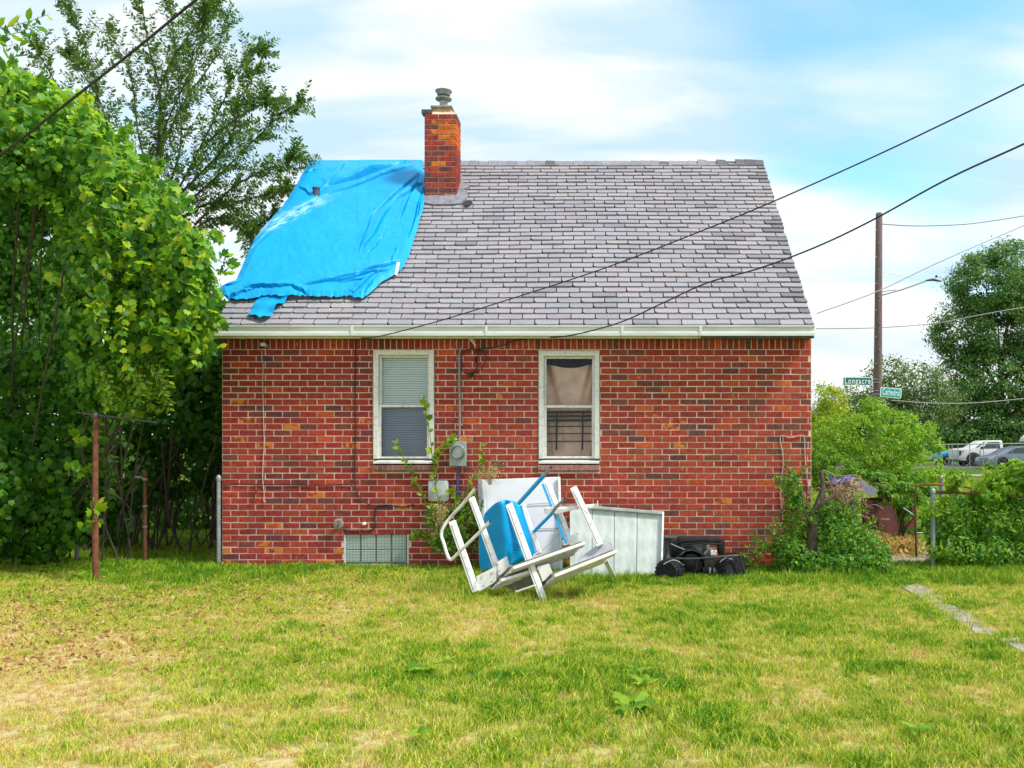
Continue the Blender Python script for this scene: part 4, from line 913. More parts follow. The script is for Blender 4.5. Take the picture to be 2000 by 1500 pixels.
# the 260 leaves nearest to the viewer on the lit face are parts of their own
pxs = CX+pos[:, 0]*F/pos[:, 1]; pys = CY-(pos[:, 2]-H)*F/pos[:, 1]
cand = [i for i in front if 0 < pxs[i] < 440 and 150 < pys[i] < 780 and sz[i] > .088 and nrm[i][1] < -.2][:260]
leafme = []
for k in range(4):
    v = GRAPE[0].copy(); v[:, 2] *= 1+.5*k; v[:, 0] *= 1-.06*k; me = bpy.data.meshes.new('leaf'); me.from_pydata(v.tolist(), [], GRAPE[1]); me.materials.append(M['vine_leaf']); leafme.append(me)
B, T, N_ = fr_
for i in cand:
    o = link('leaf', leafme[i % 4], vine, tuple(pos[i])); Mx = Matrix((B[i], T[i], N_[i])).transposed(); o.rotation_euler = Mx.to_euler(); s = sz[i]; o.scale = (s, s, s)
sun_tone = np.clip(.30+.5*nrm[:, 2]+.35*nrm[:, 0], 0, 1)*.5+.5*RNG.random(len(pos))**1.3   # sunlit side painted into leaf colour: yellower where normals face up and right
msk = np.ones(len(pos), bool); msk[cand] = False
leaf_mesh('foliage', pos[msk], nrm[msk], sz[msk], GRAPE, M['vine_leaf'], vine, frames=(B[msk], T[msk], N_[msk]), rv=sun_tone[msk])
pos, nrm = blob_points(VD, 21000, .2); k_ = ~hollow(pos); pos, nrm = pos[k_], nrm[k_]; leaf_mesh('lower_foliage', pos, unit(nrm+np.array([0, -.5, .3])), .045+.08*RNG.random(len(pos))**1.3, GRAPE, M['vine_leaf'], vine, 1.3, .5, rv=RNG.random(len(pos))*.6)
# willowy drooping sprays under the mass (x 150-320, y 680-830)
def sprays(list_, leaf_n, size, mt, parent, name, tmpl=OVAL, r=.004, spread=.5, alongdir=True, stemname='stems', stemmat='bark'):
    mb = MB(); Ps, Ts, Ns, Ss = [], [], [], []
    for pts in list_:
        sp = smooth_pts(pts, 6); mb.tube(sp, [r*(1-.6*i/len(sp)) for i in range(len(sp))], 5)
        for k in range(leaf_n):
            t = (k+.5)/leaf_n*(len(sp)-1); i = int(t); p = sp[i].lerp(sp[min(i+1, len(sp)-1)], t-i); d = (sp[min(i+1, len(sp)-1)]-sp[max(i-1, 0)]).normalized()
            side = d.cross(Vector((0, 1, 0))).normalized()*(1 if k % 2 else -1)+Vector((0, rt.uniform(-.8, .5), rt.uniform(-.3, .2)))
            tt = (d*.6+side*rt.uniform(.5, 1)).normalized(); nn = tt.cross(Vector((rt.uniform(-1, 1), rt.uniform(-1, 1), rt.uniform(-1, 1)))).normalized(); nn = (nn+Vector((0, -.6, .5))); nn = (nn-tt*nn.dot(tt)).normalized()
            Ps.append(p); Ts.append(tt); Ns.append(nn); Ss.append(size*rt.uniform(.6, 1.2))
    st_ = mb.build(stemname, M[stemmat], parent, smooth=True)
    T_ = np.array([tuple(t) for t in Ts]); N__ = np.array([tuple(t) for t in Ns]); B_ = np.cross(T_, N__)
    return st_, leaf_mesh(name, np.array([tuple(p) for p in Ps]), N__, Ss, tmpl, mt, parent, frames=(B_, T_, N__))
SP = []
for i in range(46):
    a, b = rt.uniform(170, 300), rt.uniform(690, 760); d = rt.uniform(9.55, 9.9); dx = rt.uniform(5, 45); SP.append([P(a, b, d), P(a+dx*.6, b+rt.uniform(10, 25), d-.05), P(a+dx, b+rt.uniform(35, 75), d-.08)])
st_, fo = sprays(SP, 16, .085, M['bush_leaf'], vine, 'drooping_leaves'); st_.name = 'drooping_stems'
# ragged shoots that break the outline
SP = []
edge = [(0, 100), (60, 160), (150, 200), (230, 260), (300, 320), (345, 390), (395, 450), (425, 520), (415, 610), (405, 640), (395, 680), (240, 800), (180, 850), (130, 560), (128, 480), (180, 1010), (150, 930)]
for (a, b) in edge:
    for k in range(4):
        ang = rt.uniform(-2.2, .4); L_ = rt.uniform(18, 42); d = rt.uniform(9.5, 10); a2, b2 = a+rt.uniform(-25, 15), b+rt.uniform(-10, 25); SP.append([P(a2, b2, d), P(a2+L_*.5*math.cos(ang), b2+L_*.6*math.sin(ang), d-.05), P(a2+L_*math.cos(ang), b2+L_*.8*math.sin(ang)+6, d-.08)])
st_, fo = sprays(SP, 6, .1, M['vine_leaf'], vine, 'shoot_leaves', GRAPE)
st_.name = 'shoots'; st_['kind'] = 'stuff'
SP = []
for i in range(70):
    a, b = rt.uniform(60, 400), rt.uniform(260, 640)
    if b < 330+(a-180)*.75: b += 90
    if a < 150: a += 110
    d = rt.uniform(9.25, 9.5); L_ = rt.uniform(40, 110); SP.append([P(a, b, d), P(a+rt.uniform(-12, 14), b+L_*.5, d-.05), P(a+rt.uniform(-22, 22), b+L_, d-.04)])
st_, fo = sprays(SP, 11, .1, M['vine_leaf'], vine, 'hanging_leaves', GRAPE); st_.name = 'hanging_strands'; st_['kind'] = 'stuff'
# near spray at the top left corner
nearv = empty('leafy_branch', P(-30, 180, 7.5), 'branch with large pointed leaves reaching in at the top left corner', 'branch')
SP = [[P(-60, 60, 7.4), P(0, 55, 7.4), P(45, 45, 7.4), P(95, 28, 7.4)], [P(-60, 110, 7.5), P(0, 75, 7.5), P(40, 62, 7.5), P(75, 50, 7.5)], [P(-60, 180, 7.5), P(-5, 150, 7.5), P(30, 110, 7.5), P(45, 70, 7.5)], [P(-60, 200, 7.5), P(0, 190, 7.5), P(40, 175, 7.5)], [P(-50, 250, 7.5), P(0, 215, 7.5), P(45, 205, 7.5)]]
sprays(SP, 13, .12, M['vine_leaf'], nearv, 'leaves', OVAL)

# ---- dark hedge behind the left fence
hedge = empty('vine_hedge', Vector((-5.9, 12.6, 0)), 'dark vine covered hedge behind the fence posts beside the house corner', 'hedge')
HB = [blob(230, 800, 12.6, 90, 120, .5), blob(330, 790, 12.7, 90, 120, .5), blob(410, 780, 12.6, 70, 130, .5), blob(260, 930, 12.6, 75, 75, .4), blob(350, 910, 12.9, 85, 70, .4), blob(430, 900, 13.2, 60, 80, .4), blob(400, 700, 12.8, 80, 80, .5), blob(300, 690, 13, 90, 80, .5), blob(150, 960, 12.6, 90, 90, .4), blob(200, 1040, 12.8, 60, 40, .3), blob(90, 1060, 13, 90, 60, .3), blob(400, 640, 13.5, 70, 70, .5), blob(410, 760, 13.6, 60, 90, .5), blob(330, 720, 13.7, 90, 90, .5), blob(400, 1010, 15.5, 90, 60, .4), blob(300, 1020, 15.5, 90, 60, .4)]
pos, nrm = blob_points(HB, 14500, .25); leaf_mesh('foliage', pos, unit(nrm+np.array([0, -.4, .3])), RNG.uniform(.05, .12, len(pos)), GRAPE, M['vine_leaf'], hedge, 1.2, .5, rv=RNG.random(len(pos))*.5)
mb = MB()
for i in range(70):
    x0 = rt.uniform(-8, -4.75); y0 = rt.uniform(12.0, 13); p0 = Vector((x0, y0, 0)); mb.tube(smooth_pts([p0, p0+Vector((rt.uniform(-.3, .3), 0, .5)), p0+Vector((rt.uniform(-.5, .5), .1, rt.uniform(.9, 1.8)))], 5), rt.uniform(.004, .02), 5)
mb.build('stems', M['bark'], hedge, smooth=True)
# big far backing so that no sky shows low on the left
back = empty('tree_belt', Vector((-11, 19, 0)), 'dark mass of trees standing far behind the vine on the left', 'trees')
pos, nrm = blob_points([((-13.5, 19, 1.5), (3.5, 1.2, 3.2)), ((-14.5, 19, 4.6), (3.2, 1.0, 2.4)), ((-11.6, 19.3, 3.6), (2.0, .9, 2.2)), ((-9.5, 19.5, 1.6), (3, 1.2, 2.6)), ((-7, 19.5, 1.2), (2.5, 1.0, 1.9))], 17000, .3); leaf_mesh('foliage', pos, nrm, RNG.uniform(.12, .24, len(pos)), OVAL, M['elm_leaf'], back, 1, .6)

# ---- elm behind the vine
elm = empty('young_elm_tree', Vector((-7.1, 13.4, 0)), 'feathery small leaved tree rising behind the vine left of the roof', 'tree')
ED_ = 13.2
limbs = [[(250, 760), (285, 560), (305, 420), (308, 300), (312, 180), (290, 90), (272, -30)], [(300, 500), (340, 390), (390, 290), (440, 190), (480, 110), (510, 100)], [(310, 470), (380, 385), (440, 330), (495, 275), (545, 228), (585, 200)],
         [(305, 440), (300, 330), (330, 230), (380, 120), (400, 20)], [(330, 520), (390, 440), (450, 425), (500, 440), (535, 418)], [(380, 440), (450, 370), (510, 335), (555, 318), (582, 308)], [(290, 480), (240, 380), (200, 280), (185, 150), (150, 50), (130, -20)],
         [(270, 480), (210, 350), (150, 230), (90, 130), (70, 90)], [(300, 380), (270, 260), (255, 150), (212, 60)], [(310, 300), (360, 200), (420, 110), (440, 30)], [(250, 500), (160, 380), (110, 270), (60, 200), (30, 150)], [(340, 390), (400, 330), (450, 270), (470, 200), (500, 140)],
         [(300, 430), (350, 300), (350, 180), (340, 80), (330, -20)], [(380, 300), (450, 240), (505, 205), (520, 195)], [(310, 180), (340, 110), (390, 40), (410, 0)], [(320, 450), (400, 400), (470, 392), (530, 376), (560, 362)], [(440, 430), (480, 450), (500, 470)], [(220, 300), (200, 210), (160, 140), (135, 100)]]
mbl = MB(); SP = []
for li, lm in enumerate(limbs):
    dd = [ED_+rt.uniform(-.9, .9)]*1; dj = dd[0]; n = len(lm)
    sp = smooth_pts([P(a, b, ED_+(dj-ED_)*min(1, k/(n-1)*1.5)) for k, (a, b) in enumerate(lm)], 8); r0 = .04 if li == 0 else .02
    mbl.tube(sp, [max(.004, r0*(1-.9*i/len(sp))) for i in range(len(sp))], 6)
    m_ = len(sp)
    for i in range(int(m_*.14), m_, 1):
        for rep in range(3 if rt.random() < .15 else 2):
            p = sp[i]; d = (sp[min(i+1, m_-1)]-sp[max(i-1, 0)]).normalized(); s = 1 if rt.random() < .5 else -1
            sd = d.cross(Vector((0, 1, 0))).normalized()*s; v = (d*rt.uniform(.5, 1.1)+sd*rt.uniform(.4, 1)+Vector((0, rt.uniform(-.9, .9), .1))).normalized(); L_ = rt.uniform(.2, .6)*(1-.4*i/m_)
            SP.append([p, p+v*L_*.5, p+v*L_+Vector((0, 0, .08*L_))])
    SP.append([sp[-2], sp[-1], sp[-1]+(sp[-1]-sp[-3])])
mbl.build('trunk', M['bark'], elm, smooth=True)
st_, fo = sprays(SP, 17, .072, M['elm_leaf'], elm, 'leaves'); st_.name = 'twigs'
print('elm twigs', len(SP))

# ---- far trees and bushes on the right
def far_tree(name, label, trunk_px, blobs, d, n, size, mt, group=None, cat='tree', trunk_r=.25, sub=None, mode=1):
    e = empty(name, Vector((P(trunk_px, 868, d).x, d, 0)), label, cat, group)
    mb = MB(); b0 = Vector((P(trunk_px, 868, d).x, d, -.1))
    for bl in blobs[:8]:
        q = Vector(bl[0]); mb.tube(smooth_pts([b0, b0.lerp(Vector((b0.x, d, q.z)), .5), q], 5), [trunk_r*(1-.085*i) for i in range(11)], 7)
    mb.build('trunk', M['bark'], e, smooth=True)
    nc = max(30, n//(90 if n > 50000 else 45)); cp, cn = blob_points(blobs, nc, .14)                              # clumps carry the leaves
    i = RNG.integers(0, nc, n); rad = np.array([b[1] for b in blobs]).mean()*(.20 if sub is None else sub)
    off = RNG.normal(0, 1, (n, 3))*rad*np.array([1, 1, .6]); pos = cp[i]+off; leaf_mesh('crown', pos, unit(cn[i]+unit(off)*.8+np.array([0, 0, .5])), RNG.uniform(.6, 1.3, n)*size, OVAL, mt, e, .6, .5)
    return e
D = 78
far_tree('broadleaf_tree', 'big dark green tree at the right edge behind the parked vehicles', 1955, [blob(1925, 560, D, 60, 60, 4), blob(1990, 530, D, 70, 60, 2.4), blob(1880, 650, D, 62, 55, 2), blob(1950, 640, D, 80, 70, 2.6), blob(2040, 620, D, 80, 100, 2.6), blob(1880, 740, D, 55, 55, 2), blob(1960, 740, D, 85, 70, 2.6), blob(2040, 760, D, 80, 80, 2.6), blob(1900, 810, D, 70, 45, 2), blob(1990, 820, D, 80, 50, 2), blob(1860, 850, D, 60, 30, 2), blob(1930, 850, D, 70, 30, 2), blob(2000, 850, D, 70, 30, 2)], D, 90000, .27, M['tree_leaf'], None, 'tree', .35, .155)
far_tree('broadleaf_tree', 'pale green tree just behind the utility pole and street signs', 1760, [blob(1745, 745, 58, 45, 42, 2), blob(1790, 760, 58, 50, 45, 2), blob(1725, 800, 58, 50, 45, 2), blob(1790, 820, 58, 60, 45, 2), blob(1830, 790, 58, 40, 45, 1.8)], 58, 13000, .2, M['pale_leaf'])
far_tree('broadleaf_tree', 'grey green low tree between the house corner and the pole', 1660, [blob(1660, 800, 62, 45, 42, 2), blob(1630, 820, 62, 40, 45, 2), blob(1690, 820, 62, 45, 40, 2)], 62, 8000, .2, M['pale_leaf'])
far_tree('broadleaf_tree', 'small yellow tinged tree beside the right corner of the house', 1620, [blob(1612, 770, 50, 16, 26, .8), blob(1628, 790, 50, 22, 36, 1), blob(1640, 825, 50, 28, 40, 1), blob(1600, 830, 50, 25, 45, 1)], 50, 4500, .17, M['yellow_leaf'], None, 'tree', .1)
far_tree('hedge_trees', 'dark green wood closing the view behind the parked truck', 1880, [blob(1850+k*45, 845-(k % 2)*14, 84, 50, 45, 2.5) for k in range(-5, 7)], 84, 22000, .3, M['tree_leaf'], None, 'trees', .2)
far_tree('leafy_bush', 'bright yellow green bush between the house and the parked truck', 1720, [blob(1630, 860, 16, 45, 42, .6), blob(1690, 850, 16, 55, 55, .7), blob(1745, 840, 16, 50, 48, .7), blob(1790, 870, 16, 45, 45, .6), blob(1725, 890, 15.8, 80, 50, .7), blob(1800, 915, 15.7, 38, 38, .5), blob(1660, 905, 16, 60, 40, .6), blob(1760, 930, 15.6, 50, 35, .5), blob(1715, 800, 16, 28, 26, .3)], 16, 17000, .062, M['bush_leaf'], None, 'bush', .03, .13)
far_tree('leafy_bush', 'dark leaved shrub with yellow tips behind the right house corner', 1610, [blob(1610, 900, 14, 32, 30, .4), blob(1640, 925, 14, 40, 28, .4), blob(1605, 930, 14, 28, 30, .4)], 14, 3800, .055, M['shrub_leaf'], None, 'bush', .03, .14)
far_tree('leafy_bush', 'shaded bush hanging over the maroon board behind the gate', 1760, [blob(1758, 962, 12.5, 34, 34, .3), blob(1785, 1010, 12.4, 26, 42, .3), blob(1795, 960, 12.6, 28, 35, .3), blob(1725, 945, 12.9, 30, 22, .3), blob(1700, 930, 13, 30, 20, .3)], 12.5, 4800, .055, M['shrub_leaf'], None, 'bush', .03, .14)

# ---- shrub and climbers at the right house corner
cs = empty('corner_shrub', Vector((X(1600, 10.1), 10.1, 0)), 'overgrown green shrub with a stub of trunk at the right corner of the house', 'shrub')
pos, nrm = blob_points([blob(1548, 950, 10.2, 18, 36, .12), blob(1556, 1010, 10.2, 28, 48, .16), blob(1545, 1080, 10.1, 40, 38, .2), blob(1640, 1050, 10.1, 48, 52, .28), blob(1690, 1075, 10.05, 42, 40, .28), blob(1625, 1010, 10.2, 28, 32, .2), blob(1665, 1100, 9.95, 65, 26, .3), blob(1600, 1100, 10.0, 60, 26, .25), blob(1718, 1100, 10, 25, 24, .2)], 6800, .45)
leaf_mesh('foliage', pos, unit(nrm+np.array([0, -.3, .4])), RNG.uniform(.03, .075, len(pos)), OVAL, M['shrub_leaf'], cs, .4, .6)
SP = []
for i in range(95):
    a, b = rt.choice([(1480, 1085), (1500, 1050), (1520, 1060), (1490, 1070), (1535, 1040), (1640, 1000), (1690, 1030), (1550, 940), (1545, 920), (1600, 1000), (1660, 985)]); d = 10.1+rt.uniform(-.15, .1); an = rt.uniform(-3.0, -.3); L_ = rt.uniform(15, 42); a += rt.uniform(-12, 12); b += rt.uniform(-5, 30)
    SP.append([P(a, b, d), P(a+L_*.5*math.cos(an), b+L_*.5*math.sin(an), d), P(a+L_*math.cos(an), b+L_*math.sin(an)*.9, d-.03)])
st_, fo = sprays(SP, 12, .045, M['shrub_leaf'], cs, 'shoot_leaves'); st_.name = 'shoots'; st_['kind'] = 'stuff'
mb = MB(); mb.tube(smooth_pts([P(1583, 1110, 10.1), P(1586, 1060, 10.1), P(1590, 1010, 10.1), P(1606, 960, 10.12), P(1604, 920, 10.15)], 6), [.085-.0027*i for i in range(25)], 9)
mb.tube(smooth_pts([P(1590, 1010, 10.1), P(1606, 985, 10), P(1630, 965, 10.05)], 5), .02, 6); mb.tube(smooth_pts([P(1588, 1030, 10.05), P(1572, 1000, 10), P(1566, 960, 10.1)], 5), .013, 6)
mb.build('trunk', M['bark'], cs, smooth=True)
tw_ = empty('dry_twigs', Vector((X(1640, 10.15), 10.15, .6)), 'tangle of dry brown vine stems over the rail beside the house corner', 'dry vine')
mb = MB()
for i in range(230):
    a, b = rt.gauss(1645, 22), rt.gauss(972, 20); an = rt.uniform(0, 6.28); L_ = rt.uniform(15, 45); d = rt.uniform(10.1, 10.45); mb.tube(smooth_pts([P(a, b, d), P(a+L_*.5*math.cos(an)+rt.uniform(-5, 5), b+L_*.4*math.sin(an)-4, d-rt.uniform(0, .12)), P(a+L_*math.cos(an), b+L_*.7*math.sin(an)+6, d)], 4), rt.uniform(.0025, .006), 4)
mb.build('stems', M['twig'], tw_)['kind'] = 'stuff'

# ---- vine climbing beside the left window, and faded blossom
cv = empty('climbing_vine', Vector((X(840), 10.4, 0)), 'slender green vine climbing past the left window and the meter', 'vine')
stem = [[(852, 1070), (858, 1000), (848, 930), (842, 870), (834, 810), (826, 770)], [(860, 1060), (830, 980), (805, 930), (788, 895), (772, 862)], [(880, 1060), (892, 1000), (915, 950), (940, 905), (942, 865)], [(860, 1050), (900, 1010), (912, 980), (920, 940)], [(870, 1080), (840, 1045), (805, 1045)], [(865, 1060), (845, 1020), (842, 990)], [(875, 1050), (905, 1000), (880, 960)], [(880, 1070), (920, 1040), (930, 1000)], [(845, 900), (870, 870), (888, 855)]]
rv_ = random.Random(8)
SP = [[P(a, b, 10.42-.05*rv_.random()-(0.04 if i % 2 else 0)) for i, (a, b) in enumerate(s_)] for s_ in stem]
st_, fo = sprays(SP, 24, .075, M['bush_leaf'], cv, 'leaves', GRAPE, .006); st_.name = 'stem'
SP = []
for i in range(70):
    a, b = rt.uniform(835, 935), rt.uniform(985, 1090); d = rt.uniform(10.15, 10.4); an = rt.uniform(-2.9, -.2); L_ = rt.uniform(12, 30); SP.append([P(a, b, d), P(a+L_*.5*math.cos(an), b+L_*.5*math.sin(an), d-.03), P(a+L_*math.cos(an), b+L_*.7*math.sin(an), d-.05)])
st_, fo = sprays(SP, 8, .06, M['shrub_leaf'], cv, 'lower_leaves', OVAL); st_.name = 'lower_stems'
for (a, b, w, h, n, lb) in ((858, 1006, 18, 26, 800, 'clump of faded yellow blossom on the vine beside the pale utility box'), (957, 925, 20, 17, 700, 'clump of faded yellow blossom above the white panel'), (850, 1040, 10, 12, 160, 'small faded blossom clump low on the vine beside the metal rails')):
    c = P(a, b, 10.25); th = RNG.normal(0, .55, (n, 3)); th[:, 2] = np.where(th[:, 2] > 0, th[:, 2]*1.2, th[:, 2]); p = np.array(c)+th*np.array([w/165, .08, h/165])
    e = empty('dried_blossom', c, lb, 'blossom', 'faded blossoms on the vine'); leaf_mesh('petals', p, th, RNG.uniform(.01, .022, n), OVAL, M['flower'], e)
    mb = MB()
    for k in range(26): q = Vector(p[k*5]); mb.tube([c+Vector((rt.uniform(-.02, .02), 0, -.13)), c.lerp(q, .5), q], .0018, 4)
    mb.build('stalks', M['twig'], e)

# ------------------------------------------------------------------ left side posts
cp = empty('clothesline_post', G(187, 1137), 'tall rusty clothesline pole with a crossbar in front of the vines', 'clothesline post')
g_ = G(187, 1137); d = g_.y; mb = MB(); mb.tube([g_-Vector((0, 0, .1)), P(186, 960, d), P(188, 812, d)], [.034, .031, .027], 12); mb.build('pole', M['rust'], cp, smooth=True)
mb = MB(); mb.tube([P(152, 806, d), P(187, 811, d), P(250, 818, d), P(306, 826, d)], .010, 8); mb.build('crossbar', M['darkmetal'], cp, smooth=True)
mb = MB(); mb.lathe(P(187, 817, d), [(.04, 0), (.045, .03), (.03, .06)], n=12); mb.build('cap', M['darkmetal'], cp)
cf = empty('chain_link_fence', Vector((X(283, 10.9), 10.9, 0)), 'old chain link fence posts left of the house, half lost in vines', 'fence')
for (px, top_, dd, mt) in ((283, 925, 10.9, 'galv'), (150, 1000, 10.9, 'galv'), (427, 932, 10.45, 'galv')):
    mb = MB(); x = P(px, 868, dd).x; zt = P(px, top_, dd).z; mb.tube([(x, dd, -.05), (x, dd, zt)], .024, 10); mb.lathe((x, dd, zt), [(.03, -.04), (.03, 0), (.02, .02), (.005, .03)], n=12)
    o = mb.build('post', M['rust'] if px == 283 else M['galv'], cf, smooth=True)
    if px == 283: o['label'] = 'rust streaked middle post'
mb = MB(); mb.tube([P(262, 932, 10.92), P(272, 932, 10.92), P(281, 934, 10.92)], .014, 8); mb.build('top_rail', M['galv'], cf)
mb = MB(); mb.lathe(P(283, 990, 10.9), [(.032, 0), (.032, .02)], n=10); mb.lathe(P(283, 1030, 10.9), [(.032, 0), (.032, .02)], n=10); mb.lathe(P(283, 938, 10.9), [(.034, 0), (.034, .03)], n=10); mb.build('clamps', M['galv'], cf)
# ------------------------------------------------------------------ right fence, gate, hedge
rf = empty('garden_fence', Vector((X(1822, 10.4), 10.4, 0)), 'chain link fence overgrown with green leaves right of the gate', 'fence')
mb = MB(); x = P(1822, 868, 10.4).x; mb.tube([(x, 10.4, -.05), (x, 10.4, P(0, 958, 10.4).z)], .027, 10); mb.lathe((x, 10.4, P(0, 958, 10.4).z), [(.033, -.03), (.033, 0), (.018, .022), (.003, .03)], n=12); mb.build('post', mat('blue_grey_post', (.28, .36, .42), (.2, .25, .3), 14, .5, metal=.2), rf, smooth=True)
mb = MB(); mb.tube([P(1822, 961, 10.4), P(1900, 963, 10.4), P(2000, 968, 10.4), P(2120, 972, 10.4)], .02, 8); mb.build('top_rail', M['rust'], rf, smooth=True)
rh = empty('fence_hedge', Vector((X(1920, 10.5), 10.5, 0)), 'leafy hedge growing through the right hand fence, bright on top', 'hedge')
pos, nrm = blob_points([blob(1870, 1010, 10.6, 48, 52, .3), blob(1940, 1010, 10.6, 55, 55, .3), blob(2010, 1020, 10.6, 60, 60, .3), blob(1860, 1070, 10.5, 42, 40, .3), blob(1930, 1075, 10.5, 55, 38, .3), blob(2000, 1080, 10.5, 55, 38, .3), blob(2080, 1050, 10.6, 70, 80, .3), blob(1835, 1040, 10.6, 25, 70, .2)], 8500, .3)
leaf_mesh('foliage', pos, unit(nrm+np.array([0, -.3, .3])), RNG.uniform(.035, .085, len(pos)), OVAL, M['shrub_leaf'], rh, .9, .6)
pos, nrm = blob_points([blob(1960, 945, 10.5, 42, 22, .2), blob(2000, 925, 10.5, 45, 28, .25), blob(2050, 920, 10.5, 50, 35, .25), blob(1925, 965, 10.5, 30, 14, .2), blob(1862, 935, 10.45, 10, 22, .1)], 2100, .35)
leaf_mesh('top_foliage', pos, unit(nrm+np.array([0, -.2, .8])), RNG.uniform(.06, .11, len(pos)), GRAPE, M['bush_leaf'], rh, .9, .5)
SP = []
for i in range(45):
    a, b = rt.choice([(1860, 950), (1850, 1000), (1905, 960), (1870, 1090), (1940, 940), (1810, 1010), (1840, 1090)]); a += rt.uniform(-18, 18); d = rt.uniform(10.2, 10.45); an = rt.uniform(-2.6, -.5); L_ = rt.uniform(14, 38); SP.append([P(a, b, d), P(a+L_*.5*math.cos(an), b+L_*.5*math.sin(an), d), P(a+L_*math.cos(an), b+L_*math.sin(an), d)])
st_, fo = sprays(SP, 9, .07, M['bush_leaf'], rh, 'shoot_leaves'); st_.name = 'stems'
gt = empty('garden_gate', Vector((P(1850, 868, 11).x, 11, 0)), 'rusty bent tube gate standing open behind the fence post', 'gate')
mb = MB(); mb.tube(smooth_pts([P(1790, 1088, 11), P(1788, 1030, 11), P(1787, 975, 11), P(1789, 954, 11), P(1797, 947, 11), P(1815, 946, 11), P(1850, 948, 11.1), P(1885, 951, 11.2), P(1910, 958, 11.3), P(1925, 975, 11.35)], 6), .013, 8); mb.build('frame', M['rust'], gt, smooth=True)
mb = MB(); mb.tube([P(1764, 992, 11), P(1787, 1008, 11)], .009, 6); mb.tube([P(1788, 1040, 11), P(1840, 1045, 11.1)], .007, 6); mb.build('brace', M['galv'], gt)
rp_ = empty('far_gate_post', P(1839, 952, 11.8), 'short white topped post behind the rusty gate', 'post'); rp_.location.z = 0; WL[rp_.name] = Vector((P(1839, 952, 11.8).x, 11.8, 0))
mb = MB(); x = P(1839, 868, 11.8).x; mb.tube([(x, 11.8, 0), (x, 11.8, P(0, 932, 11.8).z)], .028, 10); mb.lathe((x, 11.8, P(0, 932, 11.8).z), [(.034, -.03), (.036, 0), (.01, .03)], n=10); mb.build('shaft', M['galv'], rp_)
sp_ = empty('fence_post', P(1667, 1120, 10.6), 'pale grey fence post half hidden by the corner shrub', 'post'); x = P(1667, 868, 10.6).x; WL[sp_.name] = Vector((x, 10.6, 0)); sp_.location = (x, 10.6, 0)
mb = MB(); mb.tube([(x, 10.6, 0), (x, 10.6, P(0, 955, 10.6).z)], .024, 10); mb.build('shaft', M['galv'], sp_); mb = MB(); mb.tube([(X(1600, 10.6), 10.62, P(0, 960, 10.6).z), (x, 10.62, P(0, 957, 10.6).z)], .015, 8); mb.build('rail', M['rust'], sp_)

# clutter behind the gate
mr_ = empty('maroon_board', P(1725, 1040, 13), 'flat maroon board standing on edge behind the gate', 'board'); 
a = [P(1684, 974, 13), P(1735, 970, 13.2), P(1790, 990, 13.6), P(1792, 1062, 13.6), P(1735, 1042, 13.2), P(1688, 1030, 13)]
mb = MB(); mb.prism(a, (0, .08, 0)); mb.build('panel', M['maroon'], mr_)
mb = MB(); mb.prism([P(1720, 1012, 13.1), P(1737, 1012, 13.1), P(1737, 1016, 13.1), P(1720, 1015, 13.1)], (0, -.01, 0)); mb.build('label_strip', M['tan'], mr_)
mb = MB(); vs = []
for j in range(9):
    for i in range(14):
        u, v = i/13, j/8; px = 1618+50*u; py = 931+22*v+4*math.sin(u*5); q = P(px, py, 12.4-.15*math.sin(u*3.1)*math.sin(v*3.1)+.03*math.sin(u*20+v*7)); vs.append(q)
mb.grid(vs, 14, 9); tag(mb.build('blue_sheet', M['tarp'] if False else mat('dark_blue_sheet', (.02, .05, .35), (.05, .03, .3), 8, .5), None, smooth=True, recalc=False), 'crumpled dark blue sheet behind the dry twigs', 'sheet')
mb = MB(); mb.prism([P(1666, 948, 12.2), P(1682, 938, 12.3), P(1716, 958, 12.5), P(1702, 972, 12.3)], (0, .03, .01)); tag(mb.build('grey_panel', mat('slate_panel', (.12, .13, .16), (.09, .1, .12), 5, .5), None), 'slate grey panel tilted on top of the maroon board', 'panel')
for (px, py, c_, lb) in ((1762, 1046, (.35, .02, .06), 'crimson plastic scrap lying behind the gate'), (1735, 1050, (.5, .42, .36), 'pale crumpled paper lying behind the gate')):
    mb = MB(); vs = []
    for j in range(5):
        for i in range(6): q = P(px-9+18*i/5, py-5+10*j/4, 12.6); vs.append((q.x+rt.uniform(-.01, .01), q.y+rt.uniform(-.05, .05), q.z))
    mb.grid(vs, 6, 5); tag(mb.build('litter', mat('litter_'+str(px), c_, None, 9, .5), None, recalc=False), lb, 'litter')
n = 1500; e = empty('dry_weeds', P(1740, 1080, 11.9), 'yellowed weeds spilling over the path before the maroon board', 'weeds')
bx_ = RNG.uniform(1708, 1790, n); by_ = RNG.uniform(1050, 1090, n); pp = np.array([tuple(P(a, b, 12.3)) for a, b in zip(bx_, by_)]); pp[:, 1] += RNG.normal(0, .25, n)
leaf_mesh('blades', pp, RNG.normal(0, 1, (n, 3))+np.array([0, -.5, .5]), RNG.uniform(.04, .1, n), OVAL, leaf_mat('yellow_weed', [(0, (.5, .34, .08)), (.6, (.55, .42, .16)), (.8, (.25, .35, .05)), (1, (.45, .14, .1))]), e, -1)

